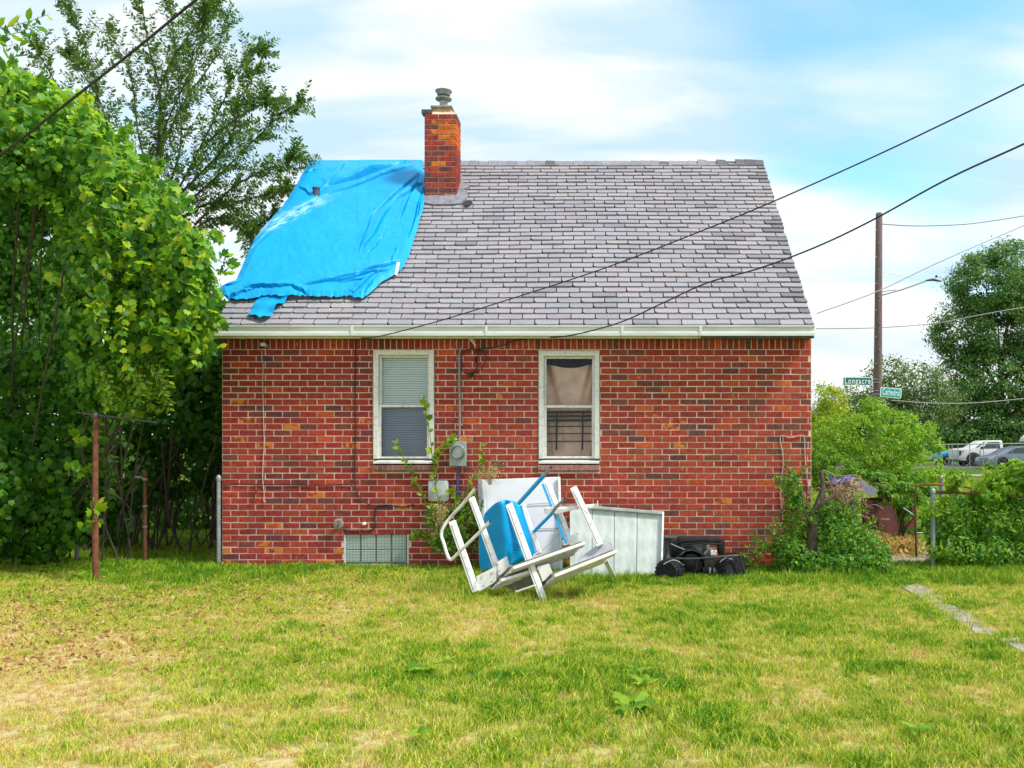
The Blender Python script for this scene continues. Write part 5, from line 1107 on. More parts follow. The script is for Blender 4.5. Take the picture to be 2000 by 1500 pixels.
# ------------------------------------------------------------------ path slabs
path = MB(); path.add([Vector((G(1725, 1120).x, G(1725, 1120).y, .002))+Vector((0, 0, 0)), G(1815, 1126)+Vector((0, 0, .002)), G(1818, 1075)+Vector((0, 0, .002)), G(1728, 1075)+Vector((0, 0, .002))], [(0, 1, 2, 3)])
path = path.build('path', mat('path_dirt', (.25, .2, .13), None, 20, .95), None, recalc=False); path['kind'] = 'structure'; path['label'] = 'broken concrete garden path'
slabs = [[(1728, 1093), (1735, 1118), (1815, 1123), (1806, 1092)], [(1760, 1149), (1792, 1143), (1838, 1164), (1846, 1181), (1818, 1181)], [(1819, 1182.5), (1847, 1182.5), (1870, 1186), (1884, 1197), (1838, 1197)], [(1840, 1198.5), (1886, 1198.5), (1908, 1209), (1912, 1220), (1872, 1219)], [(1876, 1221), (1914, 1221.5), (1944, 1236), (1934, 1244), (1906, 1240)], [(1950, 1252), (1990, 1250), (2050, 1280), (2030, 1296)], [(2040, 1300), (2060, 1286), (2120, 1316), (2100, 1340)]]
for i, sl in enumerate(slabs):
    mb = MB(); top_ = []
    for k in range(len(sl)):
        a, b = sl[k], sl[(k+1) % len(sl)]
        for t in (0, .33, .66): q = G(a[0]+(b[0]-a[0])*t+rt.uniform(-1.2, 1.2)*(t > 0), a[1]+(b[1]-a[1])*t+rt.uniform(-.7, .7)*(t > 0)); top_.append((q.x, q.y, .016+.004*(i % 2)))
    mb.prism(top_, (0, 0, -.06)); mb.build('slab', M['concrete'], path, bevel=.004)

# ------------------------------------------------------------------ discarded pool steps, panels, blue slide, buggy
def PL(px, py, d): return P(px, py, d-.75)
lad = empty('pool_steps', G(985, 1150), 'white metal pool steps with handrails dumped on their side against the wall', 'pool steps')
def Bm(name, a, b, w=.064, t=.045, mt='alu', d0=9.95, d1=9.85, parent=lad):
    p, q = PL(a[0], a[1], d0), PL(b[0], b[1], d1); m_ = MB(); m_.beam(p, q, w, t); o = m_.build(name, M[mt], parent, bevel=.006)
    d_ = (q-p).normalized(); u_ = d_.cross(Vector((0, 1, 0))).normalized()*w*.22; m_ = MB(); m_.beam(p-u_+d_*.03+Vector((0, -t*.52, 0)), q-u_-d_*.03+Vector((0, -t*.52, 0)), w*.12, .004); m_.build('channel_groove', M['galv'], o)
    return o
Bm('upright', (921, 972), (977, 1128), d0=9.75, d1=9.45); Bm('upright', (883, 1018), (930, 1156), d0=9.5, d1=9.3, w=.07); Bm('upright', (994, 985), (1063, 1175), d0=9.5, d1=9.12, w=.07)
Bm('upright', (1019, 984), (1053, 1082), d0=9.85, d1=9.7, w=.06); Bm('upright', (1066, 938), (1114, 1060), d0=10.05, d1=9.75, w=.07); Bm('upright', (1120, 952), (1172, 1066), d0=9.8, d1=9.55, w=.072)
Bm('foot', (1179, 1088), (1204, 1136), d0=9.75, d1=10.28, w=.045, t=.04)
# the inner faces of two uprights still carry their blue film
for (a, b, d0, d1) in (((1017, 988), (1044, 1080), 9.82, 9.67), ((1060, 946), (1105, 1060), 9.98, 9.7)):
    p, q = PL(a[0], a[1], d0), PL(b[0], b[1], d1); m_ = MB(); m_.beam(p, q, .022, .03); m_.build('blue_edge', M['blue'], lad)
def Tb(pts, r=.017, mt='galv', name='handrail'):
    m_ = MB(); sp = smooth_pts([PL(*q) for q in pts], 7); m_.tube(sp, r, 10, caps=False); m_.tube(sp, r*.8, 10, caps=False)
    return m_.build(name, M[mt], lad, smooth=True, recalc=False)
Tb([(929, 953, 9.3), (905, 983, 9.35), (880, 1010, 9.4), (866, 1030, 9.4), (862, 1045, 9.4), (867, 1062, 9.38), (873, 1082, 9.36), (878, 1092, 9.35), (884, 1091, 9.34), (900, 1075, 9.3), (930, 1046, 9.25), (957, 1019, 9.2)], .016, 'alu')
Tb([(1076, 913, 9.6), (1045, 947, 9.7), (1013, 983, 9.75)], .019, 'galv'); 
m_ = MB(); sp = [PL(1062, 930, 9.63), PL(1013, 984, 9.74)]; m_.tube(sp, .0195, 10); m_.build('blue_sleeve', M['blue'], lad)
Tb([(1103, 974, 9.55), (1085, 992, 9.6), (1076, 1005, 9.7), (1042, 1039, 9.75)], .016, 'galv')
m_ = MB(); m_.tube([PL(1078, 1003, 9.68), PL(1043, 1038, 9.74)], .0175, 10); m_.build('blue_sleeve', M['blue'], lad)
for (a, b, dd) in ((929, 953, 9.29), (957, 1019, 9.19), (1076, 913, 9.59), (1103, 974, 9.54)):
    m_ = MB(); m_.lathe(PL(a, b, dd), [(.012, 0), (.012, .006)], (.5, -1, .6), 10); m_.build('open_end', M['dark'], lad)
m_ = MB(); m_.prism([PL(1062, 992, 9.8), PL(1166, 984, 9.75), PL(1168, 992, 9.75), PL(1120, 996, 9.76), PL(1090, 1004, 9.78), PL(1064, 1004, 9.8)], (0, .03, 0)); m_.build('cross_plate', M['alu'], lad, bevel=.004)
m_ = MB(); m_.beam(PL(1167, 978, 9.74), PL(1168, 990, 9.74), .01, .03); m_.build('plate_lip', M['alu'], lad)
# treads: ribbed boards seen from below
def tread(A, B, C, Dq, th=.03, nrib=5):
    """A-B lower edge, D-C upper edge; the ribbed underside is turned to the viewer"""
    A, B, C, Dq = [PL(*q) for q in (A, B, C, Dq)]; n = (B-A).cross(Dq-A).normalized()
    if n.y > 0: n = -n
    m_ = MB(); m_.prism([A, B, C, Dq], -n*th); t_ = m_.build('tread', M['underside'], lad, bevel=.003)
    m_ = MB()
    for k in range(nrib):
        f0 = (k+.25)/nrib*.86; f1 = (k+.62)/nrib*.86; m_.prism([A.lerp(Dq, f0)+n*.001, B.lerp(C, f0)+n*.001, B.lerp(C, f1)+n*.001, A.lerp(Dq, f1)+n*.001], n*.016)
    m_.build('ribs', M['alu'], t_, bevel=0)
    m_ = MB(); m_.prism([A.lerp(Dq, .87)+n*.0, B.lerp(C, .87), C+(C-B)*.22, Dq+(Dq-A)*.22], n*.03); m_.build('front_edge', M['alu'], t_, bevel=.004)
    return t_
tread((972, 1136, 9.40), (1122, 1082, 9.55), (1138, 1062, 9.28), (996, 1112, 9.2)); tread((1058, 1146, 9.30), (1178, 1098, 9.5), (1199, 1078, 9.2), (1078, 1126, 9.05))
tread((958, 1150, 9.3), (1046, 1124, 9.35), (1052, 1110, 9.3), (975, 1134, 9.22), nrib=4)
m_ = MB(); m_.prism([PL(1128, 1092, 9.6), PL(1185, 1052, 9.6), PL(1196, 1062, 9.55), PL(1198, 1074, 9.52), PL(1130, 1100, 9.55)], (0, .02, 0)); m_.build('tread_lip', mat('lilac_metal', (.55, .54, .62), None, 6, .4), lad, bevel=.003)
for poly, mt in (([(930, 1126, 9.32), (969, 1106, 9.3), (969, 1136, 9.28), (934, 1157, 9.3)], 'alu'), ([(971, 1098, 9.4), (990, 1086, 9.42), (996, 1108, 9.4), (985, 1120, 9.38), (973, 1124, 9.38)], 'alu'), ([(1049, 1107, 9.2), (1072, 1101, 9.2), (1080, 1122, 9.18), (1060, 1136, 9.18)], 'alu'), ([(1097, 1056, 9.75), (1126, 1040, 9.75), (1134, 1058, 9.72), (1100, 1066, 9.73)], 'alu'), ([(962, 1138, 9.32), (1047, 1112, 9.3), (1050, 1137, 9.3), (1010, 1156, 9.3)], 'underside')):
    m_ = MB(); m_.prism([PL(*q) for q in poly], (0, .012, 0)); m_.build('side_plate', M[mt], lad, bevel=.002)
for q in ((940, 1130), (960, 1120), (945, 1145), (960, 1136), (1018, 1042), (975, 1115), (972, 1104)):
    m_ = MB(); m_.lathe(PL(q[0], q[1], 9.27 if q[0] < 1000 else 9.3), [(.008, 0), (.008, .01)], (0, -1, 0), 8); m_.build('bolt', M['galv'], lad)
m_ = MB(); m_.tube(smooth_pts([PL(1085, 992, 9.62), PL(1110, 986, 9.55), PL(1135, 992, 9.5), PL(1148, 1004, 9.5)], 6), .004, 6); m_.build('wire_rod', M['galv'], lad)
m_ = MB(); m_.tube([PL(1008, 1156, 9.2), PL(1046, 1143, 9.12)], .01, 8); m_.build('strut', M['alu'], lad)
# white door panel leaning behind it
wd = empty('white_door_panel', G(1015, 1112), 'large white door panel leaning on the wall behind the pool steps', 'panel')
m_ = MB(); m_.prism([P(935, 938, 10.42), P(1092, 932, 10.42), P(1098, 1112, 10.1), P(940, 1118, 10.1)], (0, .04, .005)); m_.build('face', mat('white_panel_paint', (.68, .70, .74), (.62, .63, .67), 4, .4), wd, bevel=.004)
m_ = MB(); m_.beam(P(937, 935, 10.38), P(943, 1115, 10.06), .045, .03); m_.build('left_channel', M['galv'], wd, bevel=.004)
m_ = MB(); m_.beam(P(946, 940, 10.37), P(951, 1115, 10.05), .012, .03); m_.build('channel_lip', M['oldwhite'], wd)
m_ = MB(); m_.beam(P(1092, 932, 10.39), P(1097, 1112, 10.07), .03, .03); m_.build('right_channel', M['oldwhite'], wd, bevel=.004)
for (a, b) in (((1030, 985), (1096, 981)), ((1045, 1033), (1097, 1031))):
    m_ = MB(); k = (a[1]-935)/180; m_.beam(P(a[0], a[1], 10.40-.32*k), P(b[0], b[1], 10.40-.32*k), .006, .008); m_.build('seam', M['galv'], wd)
m_ = MB(); m_.tube([P(1060, 1075, 10.1), P(1100, 1035, 10.12)], .003, 5); m_.build('scratch_wire', M['greycable'], wd)
# pale sheet metal
sm = empty('sheet_metal_panel', G(1210, 1136), 'pale grey green sheet metal panel standing upright beside the black buggy', 'panel')
xa, xb = 1113, 1294; ta, tb = 989, 1003; ba, bb_ = 1134, 1138
seams = [1113, 1157, 1200.5, 1245, 1294]
for k in range(4):
    a, b = seams[k], seams[k+1]-1.0; f = lambda t, u0, u1: u0+(u1-u0)*(t-xa)/(xb-xa)
    m_ = MB(); lean = .22
    m_.prism([P(a, f(a, ta, tb), 10.12), P(b, f(b, ta, tb), 10.12), P(b-.012*(b-xa), f(b, ba, bb_), 9.78), P(a-.012*(a-xa), f(a, ba, bb_), 9.78)], (0, .03, .0)); m_.build('sheet', M['panel'], sm, bevel=.004)
m_ = MB(); m_.beam(P(1150, 990, 10.1), P(1296, 1002, 10.1), .03, .06); m_.build('top_lip', M['panel'], sm, bevel=.003)
m_ = MB(); m_.beam(P(1295, 1001, 10.1), P(1291, 1138, 9.76), .02, .06); m_.build('edge_lip', M['alu'], sm, bevel=.003)
m_ = MB(); m_.prism([P(1115, 991, 10.16), P(1290, 1004, 10.16), P(1287, 1138, 9.82), P(1113, 1134, 9.82)], (0, .01, 0)); m_.build('backing', M['galv'], sm)
# blue curved slide
bs = empty('blue_slide', G(985, 1125), 'curved bright blue plastic shell wedged inside the pool steps', 'plastic shell')
vs = []; nu, nv = 26, 20
LE = [(0, (948, 1003)), (.25, (937, 1040)), (.6, (936, 1080)), (1, (939, 1117))]; RE = [(0, (1012, 984)), (.2, (1030, 1010)), (.5, (1043, 1050)), (.8, (1040, 1085)), (1, (1020, 1098))]
for j in range(nv):
    v = j/(nv-1); l = (interp([(a, b[0]) for a, b in LE], v), interp([(a, b[1]) for a, b in LE], v)); r = (interp([(a, b[0]) for a, b in RE], v), interp([(a, b[1]) for a, b in RE], v))
    for i in range(nu):
        u = i/(nu-1); px, py = l[0]+(r[0]-l[0])*u, l[1]+(r[1]-l[1])*u-(1-v)**2*16*math.sin(math.pi*u)
        vs.append(P(px, py, 9.98-.2*math.sin(math.pi*u**1.4)-.05*(1-v)+.09*math.exp(-((u-.62)/.1)**2)*(1-v*.6)))
m_ = MB(); m_.grid(vs, nu, nv); sh = m_.build('shell', M['blue'], bs, smooth=True, recalc=False)
mod = sh.modifiers.new('thickness', 'SOLIDIFY'); mod.thickness = .012
m_ = MB(); m_.tube([vs[j*nu]+Vector((0, -.005, 0)) for j in range(nv)], .006, 6); m_.build('edge', M['letter'], bs)
for k in range(3):
    m_ = MB(); m_.beam(P(1002, 1062+k*6, 9.76), P(1014, 1063+k*6, 9.76), .008, .01); m_.build('vent_slot', mat('navy_slot', (.0, .08, .3), None, 4, .5), bs)
m_ = MB(); m_.prism([P(1097, 1062, 9.8), P(1128, 1040, 9.8), P(1131, 1056, 9.8)], (0, .02, 0)); m_.build('blue_corner', M['blue'], bs)

# black buggy
bg = empty('child_buggy', G(1370, 1138), 'small black ride-on buggy with bumper rail dumped by the wall', 'ride-on buggy')
def wheel(px, py, d, r, w, yaw):
    c = P(px, py, d); ax = Vector((math.sin(yaw), -math.cos(yaw), 0)); m_ = MB()
    m_.lathe(c, [(r*.52, -w*.5), (r*.86, -w*.5), (r*.98, -w*.36), (r, -w*.15), (r, w*.15), (r*.98, w*.36), (r*.86, w*.5), (r*.52, w*.5)], ax, 28); wh = m_.build('wheel', M['rubber'], bg, smooth=True)
    u = ax.orthogonal().normalized(); v = ax.cross(u); m_ = MB()
    for k in range(22):
        a = 2*math.pi*k/22; dr = u*math.cos(a)+v*math.sin(a); tg = ax.cross(dr)
        for s in (-1, 1): m_.beam(c+dr*(r*1.0)+ax*s*w*.06+tg*.0, c+dr*(r*.985)+ax*s*w*.42+tg*r*.12, r*.13, r*.09, dr)
    m_.build('tread', M['rubber'], wh, recalc=False)
    m_ = MB(); m_.lathe(c, [(r*.5, -w*.3), (r*.5, w*.3), (r*.2, w*.34), (r*.18, w*.42)], ax, 20); m_.build('hub', M['darkmetal'], wh, smooth=True)
wheel(1308, 1117, 9.7, .145, .18, -.5); wheel(1428, 1110, 9.8, .165, .17, .55); wheel(1335, 1112, 10.25, .125, .14, -.3); wheel(1440, 1105, 10.2, .14, .14, .3)
def bx_px(name, a, b, d, dep, mt='black', bev=.012, par=bg):
    p, q = P(a[0], a[1], d), P(b[0], b[1], d); m_ = MB(); m_.box2((p.x, d, q.z), (q.x, d+dep, p.z)); return m_.build(name, M[mt], par, bevel=bev, smooth=True)
bx_px('chassis', (1325, 1098), (1398, 1120), 9.9, .3); bx_px('engine', (1376, 1076), (1402, 1108), 9.85, .2, 'darkmetal'); bx_px('battery_box', (1372, 1108), (1402, 1124), 9.82, .06, 'black')
bx_px('seat', (1326, 1052), (1410, 1062), 9.92, .3, 'black', .02); bx_px('seat_back', (1310, 1054), (1330, 1090), 9.98, .25, 'black', .02); bx_px('rear_box', (1404, 1056), (1416, 1084), 9.9, .2)
m_ = MB(); cfx = P(1348, 1100, 9.82); pr = []
for k in range(13):
    a = math.radians(200-k*15.5); pr.append((cfx.x+.155*math.cos(a), cfx.z+.175*math.sin(a)))
for k in range(12):
    a, b = pr[k], pr[k+1]; m_.prism([(a[0], 9.78, a[1]), (b[0], 9.78, b[1]), (b[0]*.995+cfx.x*.005, 9.78, b[1]-.016), (a[0], 9.78, a[1]-.016)], (0, .24, 0))
m_.build('fender', M['black'], bg, smooth=False)
m_ = MB(); m_.lathe(P(1350, 1100, 9.9), [(.02, -.1), (.115, -.06), (.145, .0), (.115, .06), (.03, .09)], (0, -1, 0), 20); m_.build('fender_dome', M['black'], bg, smooth=True)
def rail(pts, r, mt='black', nm='rail'):
    m_ = MB(); m_.tube(smooth_pts([P(*q) for q in pts], 6), r, 8); return m_.build(nm, M[mt], bg, smooth=True)
rail([(1319, 1090, 9.66), (1350, 1091.5, 9.62), (1400, 1088, 9.62), (1438, 1085, 9.66), (1445, 1087, 9.68), (1450, 1104, 9.7), (1453, 1118, 9.72), (1452, 1128, 9.74)], .012, 'darkmetal', 'bumper_rail')
rail([(1318, 1075, 9.85), (1322, 1062, 9.85), (1335, 1057, 9.85), (1385, 1054, 9.85)], .008); rail([(1310, 1062, 9.8), (1328, 1070, 9.8), (1345, 1076, 9.8)], .006, 'galv'); rail([(1306, 1085, 9.8), (1300, 1108, 9.72), (1296, 1118, 9.7)], .009, 'darkmetal')
rail([(1362, 1092, 9.66), (1360, 1110, 9.68), (1352, 1128, 9.7)], .007, 'darkmetal'); rail([(1324, 1092, 9.7), (1330, 1105, 9.7), (1322, 1122, 9.7)], .007, 'darkmetal'); rail([(1302, 1070, 9.9), (1298, 1090, 9.88), (1290, 1105, 9.85)], .012)
rail([(1340, 1128, 9.8), (1375, 1130, 9.78), (1400, 1120, 9.8), (1412, 1112, 9.8)], .014); rail([(1375, 1082, 9.8), (1388, 1072, 9.8), (1400, 1080, 9.8)], .006, 'galv'); rail([(1380, 1095, 9.8), (1392, 1088, 9.79), (1398, 1100, 9.8)], .006, 'darkmetal'); rail([(1330, 1064, 9.85), (1360, 1061, 9.84), (1410, 1063, 9.86)], .011, 'black')
bx_px('silver_cover', (1388, 1075), (1400, 1085), 9.83, .05, 'alu', .004); bx_px('silver_tag', (1393, 1109), (1401, 1120), 9.8, .02, 'galv', .003); bx_px('silver_tag', (1385, 1109), (1389, 1121), 9.8, .02, 'galv', .002); rail([(1296, 1102, 9.6), (1316, 1094, 9.62), (1336, 1104, 9.66)], .007, 'galv', 'spring'); rail([(1406, 1098, 9.7), (1418, 1090, 9.7), (1432, 1094, 9.68)], .007, 'galv', 'spring')

# ------------------------------------------------------------------ far street
strip = MB(); strip.add([(-200, 55, .004), (300, 55, .004), (300, 68, .004), (-200, 68, .004)], [(0, 1, 2, 3)]); o = strip.build('road', M['asphalt'], None, recalc=False); o['kind'] = 'structure'; o['label'] = 'far asphalt street'
strip = MB(); strip.box2((5, 41, -.05), (300, 43, .03)); o = strip.build('pavement', M['concrete'], None); o['kind'] = 'structure'; o['label'] = 'far pale pavement strip'
strip = MB(); strip.box2((-200, 54.6, -.05), (300, 54.8, .12)); o = strip.build('kerb', M['concrete'], None); o['kind'] = 'structure'
ff = empty('street_fence', Vector((P(1900, 868, 48).x, 48, 0)), 'long pale chain link fence with thin posts before the parked vehicles', 'fence')
mb = MB(); mb.tube([P(1760, 869, 48), P(2100, 865, 48)], .026, 8); mb.build('top_rail', M['galv'], ff)
for px in (1800, 1831, 1853, 1860, 1871, 1894, 1921, 1947, 1977, 2006, 2036):
    mb = MB(); x = P(px, 868, 48).x; mb.tube([(x, 48, 0), (x, 48, P(0, 868, 48).z)], .02, 6); mb.build('post', M['galv'], ff)
mb = MB(); x0, x1 = P(1760, 868, 48.05).x, P(2060, 868, 48.05).x; k = x0-1.5
while k < x1:
    for sgn in (0, 1): mb.tube([(k, 48.06+.01*sgn, 0 if sgn else 1.5), (k+1.5, 48.06+.01*sgn, 1.5 if sgn else 0)], .004, 3, caps=False)
    k += .3
mb.build('wire_mesh', M['galv'], ff, recalc=False)['kind'] = 'stuff'
def vehicle(name, label, cat, ox, d, prof, glassp, wheels, wid, paint, extra=(), wr=.36):
    """profile in metres: x to the right from the nose, z up; side on to the viewer"""
    e = empty(name, Vector((ox+2.4, d, 0)), label, cat); y0, y1 = d, d+wid
    low = [p for p in prof]; m_ = MB(); m_.prism([(ox+x, y0, z) for x, z in prof], (0, wid, 0)); body = m_.build('body', M[paint], e, bevel=.05, smooth=True)
    for g in glassp: m_ = MB(); m_.prism([(ox+x, y0-.012, z) for x, z in g], (0, .01, 0)); m_.build('window', M['carglass'], e)
    for wx in wheels:
        m_ = MB(); m_.lathe((ox+wx, y0-.004, wr+.03), [(wr*1.22, 0), (wr*1.22, .005)], (0, -1, 0), 28); m_.build('wheel_arch', M['dark'], e)
        for yy, s in ((y0-.02, -1), (y1+.02, 1)):
            m_ = MB(); m_.lathe((ox+wx, yy, wr), [(wr*.6, -.2), (wr, -.18), (wr, -.02), (wr*.92, .02), (wr*.62, .02)], (0, s, 0), 24); w_ = m_.build('wheel', M['rubber'], e, smooth=True)
            m_ = MB(); m_.lathe((ox+wx, yy, wr), [(wr*.6, -.02), (wr*.6, .018), (wr*.5, .005), (wr*.15, .02)], (0, s, 0), 16); m_.build('rim', M['rim'], w_, smooth=True)
            if s < 0:
                for k in range(6):
                    a = k*math.pi/3; m_ = MB(); m_.lathe((ox+wx+wr*.38*math.cos(a), yy-.022, wr+wr*.38*math.sin(a)), [(wr*.09, 0), (wr*.09, .003)], (0, -1, 0), 8); m_.build('rim_hole', M['dark'], w_)
    for nm, pts, mt in extra: m_ = MB(); m_.prism([(ox+x, y0-.016, z) for x, z in pts], (0, .012, 0)); m_.build(nm, M[mt], e)
    return e
s_ = 60/F
def prow(L_, px0, d): return P(px0, 868, d).x
vehicle('pickup_truck', 'white pickup truck parked facing left behind the street fence', 'pickup truck', prow(0, 1873, 60), 60,
        [(.02, .45), (0, .6), (.03, 1.1), (.12, 1.2), (1.05, 1.28), (1.75, 1.72), (1.95, 1.78), (2.9, 1.8), (3.0, 1.75), (3.05, 1.28), (5.5, 1.28), (5.55, 1.2), (5.55, .5), (4.9, .42), (1.7, .38), (.3, .38)],
        [[(1.62, 1.22), (1.98, 1.66), (2.78, 1.68), (2.85, 1.24)], [(1.14, 1.3), (1.72, 1.70), (1.82, 1.70), (1.3, 1.3)]], (1.0, 4.5), 1.9, 'carwhite',
        [('grille', [(.0, .75), (.01, 1.08), (.14, 1.08), (.14, .75)], 'dark'), ('headlight', [(.15, .95), (.15, 1.1), (.42, 1.12), (.3, .95)], 'glass'), ('door_seam', [(1.45, .5), (1.45, 1.22), (1.47, 1.22), (1.47, .5)], 'darkmetal'), ('door_seam', [(2.95, .5), (2.95, 1.22), (2.97, 1.22), (2.97, .5)], 'darkmetal'), ('mirror', [(1.5, 1.2), (1.5, 1.36), (1.72, 1.36), (1.72, 1.2)], 'black'), ('bumper', [(-.02, .48), (-.02, .62), (.45, .62), (.45, .48)], 'rim')], .42)
vehicle('sedan_car', 'dark grey car parked in front of the white pickup, cut by the right edge', 'car', prow(0, 1928, 52), 52,
        [(.05, .3), (0, .5), (.1, .72), (.9, .92), (1.5, 1.25), (2.1, 1.40), (2.9, 1.42), (3.6, 1.25), (4.3, 1.02), (4.5, .9), (4.5, .35), (4.3, .25), (.3, .24)],
        [[(1.2, .98), (1.68, 1.28), (2.3, 1.34), (2.3, 1.0)], [(2.36, 1.0), (2.36, 1.34), (2.9, 1.34), (3.5, 1.02)]], (.95, 3.6), 1.8, 'cargrey', [('headlight', [(.03, .62), (.12, .74), (.5, .8), (.3, .62)], 'rim'), ('door_seam', [(2.32, .4), (2.32, .95), (2.34, .95), (2.34, .4)], 'dark')], .33)
vehicle('hatchback_car', 'bright blue car parked left of the pickup, mostly behind the bush', 'car', prow(0, 1836, 64), 64,
        [(.05, .3), (0, .55), (.15, .8), (.9, 1.0), (1.3, 1.15), (1.45, 1.05), (1.5, .3)], [[(.95, .98), (1.25, 1.1), (1.3, .98)]], (.5,), 1.7, 'carblue', (), .3)
# white roof corner beyond the car
aw = empty('awning_shed', Vector((P(2010, 868, 50).x, 50, 0)), 'white gable roofed shed at the right edge behind the grey car', 'shed')
m_ = MB(); xx = P(1989, 868, 55.5).x; m_.prism([(xx, 70.5, P(0, 860, 55.5).z), (xx+.5, 70.5, P(0, 845, 55.5).z), (xx+1.6, 70.5, 2.9), (xx+3, 70.5, 2.2), (xx+3, 70.5, 1.8)], (0, 4, 0)); 
m_ = MB(); x0 = P(1990, 868, 73).x; m_.prism([(x0, 70, P(0, 862, 70).z), (x0+.1, 70, P(0, 858, 70).z+.1), (x0+1.5, 70, 3.3), (x0+3, 70, 1.9), (x0+3, 70, 1.75)], (0, 3, 0)); m_.build('roof', M['carwhite'], aw)
m_ = MB(); m_.box2((x0+.4, 70.1, 0), (x0+2.8, 72.8, 1.75)); m_.build('wall', M['oldwhite'], aw)
aw.location = (x0+1.5, 70, 0)
for ch in aw.children: ch.location = WL[ch.name]-aw.location

# ------------------------------------------------------------------ lawn grass (instanced tufts)
def tuft(name, blades, hmin, hmax, lean, wdt, rad, seed):
    r = random.Random(seed); V, Fs, C = [], [], []
    for k in range(blades):
        a = r.uniform(0, 6.28); rr = rad*math.sqrt(r.random()); bx, by = rr*math.cos(a), rr*math.sin(a); h = r.uniform(hmin, hmax); dr = r.uniform(0, 6.28); ln = lean*r.uniform(.2, 1)*h; w = wdt*r.uniform(.7, 1.2)
        wa = r.uniform(0, 6.28); wx, wy = w/2*math.cos(wa), w/2*math.sin(wa); b = len(V); dx, dy = ln*math.cos(dr), ln*math.sin(dr)
        V += [(bx-wx, by-wy, -.005), (bx+wx, by+wy, -.005), (bx+dx*.4-wx*.8, by+dy*.4-wy*.8, h*.6), (bx+dx*.4+wx*.8, by+dy*.4+wy*.8, h*.6), (bx+dx, by+dy, h)]
        Fs += [(b, b+1, b+3, b+2), (b+2, b+3, b+4)]; C += [r.random()]*5
    me = bpy.data.meshes.new(name); me.from_pydata(V, [], Fs); a_ = me.attributes.new('rnd', 'FLOAT', 'POINT'); a_.data.foreach_set('value', C); me.materials.append(M['grass']); me.update()
    return bpy.data.objects.new(name, me)
def grass_mat():
    m, nt, b, N, L = nodes('grass_blade'); b.inputs['Roughness'].default_value = .6; b.inputs['Specular IOR Level'].default_value = .25
    a = N('ShaderNodeAttribute'); a.attribute_name = 'rnd'; d_ = N('ShaderNodeAttribute'); d_.attribute_type = 'INSTANCER'; d_.attribute_name = 'dry'; oi = N('ShaderNodeObjectInfo')
    def ma(op, x, y, z=None):
        n = N('ShaderNodeMath'); n.operation = op
        for i, v in enumerate((x, y, z)):
            if v is None: continue
            if isinstance(v, (int, float)): n.inputs[i].default_value = v
            else: L(v, n.inputs[i])
        return n.outputs[0]
    t = ma('ADD', d_.outputs['Fac'], ma('ADD', ma('MULTIPLY_ADD', a.outputs['Fac'], .75, -.38), ma('MULTIPLY_ADD', oi.outputs['Random'], .4, -.2)))
    r = ramp(N, [(0, (.06, .22, .010)), (.22, (.19, .39, .012)), (.45, (.46, .54, .022)), (.7, (.72, .64, .11)), (.92, (.80, .64, .30)), (1, (.52, .30, .13))]); L(t, r.inputs[0]); L(r.outputs[0], b.inputs['Base Color'])
    tr = N('ShaderNodeBsdfTranslucent'); L(r.outputs[0], tr.inputs[0]); mx = N('ShaderNodeMixShader'); mx.inputs[0].default_value = .3; L(b.outputs[0], mx.inputs[1]); L(tr.outputs[0], mx.inputs[2]); L(mx.outputs[0], nt.nodes['Material Output'].inputs[0])
    return m
M['grass'] = grass_mat()
def scatter(name, label, protos, pts, scale, dry, tiltmax=.25):
    n = len(pts); me = bpy.data.meshes.new(name); me.vertices.add(n); me.vertices.foreach_set('co', pts.astype(np.float32).ravel())
    def at(nm, ty, val, fld='value'): a = me.attributes.new(nm, ty, 'POINT'); a.data.foreach_set(fld, np.asarray(val, dtype=np.float32).ravel())
    at('dry', 'FLOAT', dry); at('sc', 'FLOAT_VECTOR', scale, 'vector'); rot = np.stack([RNG.normal(0, tiltmax/2, n), RNG.normal(0, tiltmax/2, n), RNG.uniform(0, 6.28, n)], 1); at('rot', 'FLOAT_VECTOR', rot, 'vector')
    a = me.attributes.new('pick', 'INT', 'POINT'); a.data.foreach_set('value', RNG.integers(0, len(protos), n).astype(np.int32))
    o = link(name, me, None, (0, 0, 0)); tag(o, label, None, kind='stuff')
    col = bpy.data.collections.new(name+'_tufts')
    for p in protos: col.objects.link(p)
    ng = bpy.data.node_groups.new(name, 'GeometryNodeTree'); ng.interface.new_socket('Geometry', in_out='INPUT', socket_type='NodeSocketGeometry'); ng.interface.new_socket('Geometry', in_out='OUTPUT', socket_type='NodeSocketGeometry')
    gi = ng.nodes.new('NodeGroupInput'); go = ng.nodes.new('NodeGroupOutput'); m2p = ng.nodes.new('GeometryNodeMeshToPoints'); iop = ng.nodes.new('GeometryNodeInstanceOnPoints'); ci = ng.nodes.new('GeometryNodeCollectionInfo')
    ci.inputs['Collection'].default_value = col; ci.inputs['Separate Children'].default_value = True; ci.inputs['Reset Children'].default_value = True; iop.inputs['Pick Instance'].default_value = True
    def na(nm, ty): x = ng.nodes.new('GeometryNodeInputNamedAttribute'); x.data_type = ty; x.inputs['Name'].default_value = nm; return x.outputs[0]
    l = ng.links.new; l(gi.outputs[0], m2p.inputs[0]); l(m2p.outputs[0], iop.inputs['Points']); l(ci.outputs[0], iop.inputs['Instance']); l(na('pick', 'INT'), iop.inputs['Instance Index'])
    l(na('rot', 'FLOAT_VECTOR'), iop.inputs['Rotation']); l(na('sc', 'FLOAT_VECTOR'), iop.inputs['Scale']); l(iop.outputs[0], go.inputs[0])
    md = o.modifiers.new('scatter', 'NODES'); md.node_group = ng
    return o
T1 = [tuft('grass_tuft', 16, .018, .055, 1.3, .0050, .045, s) for s in range(6)]
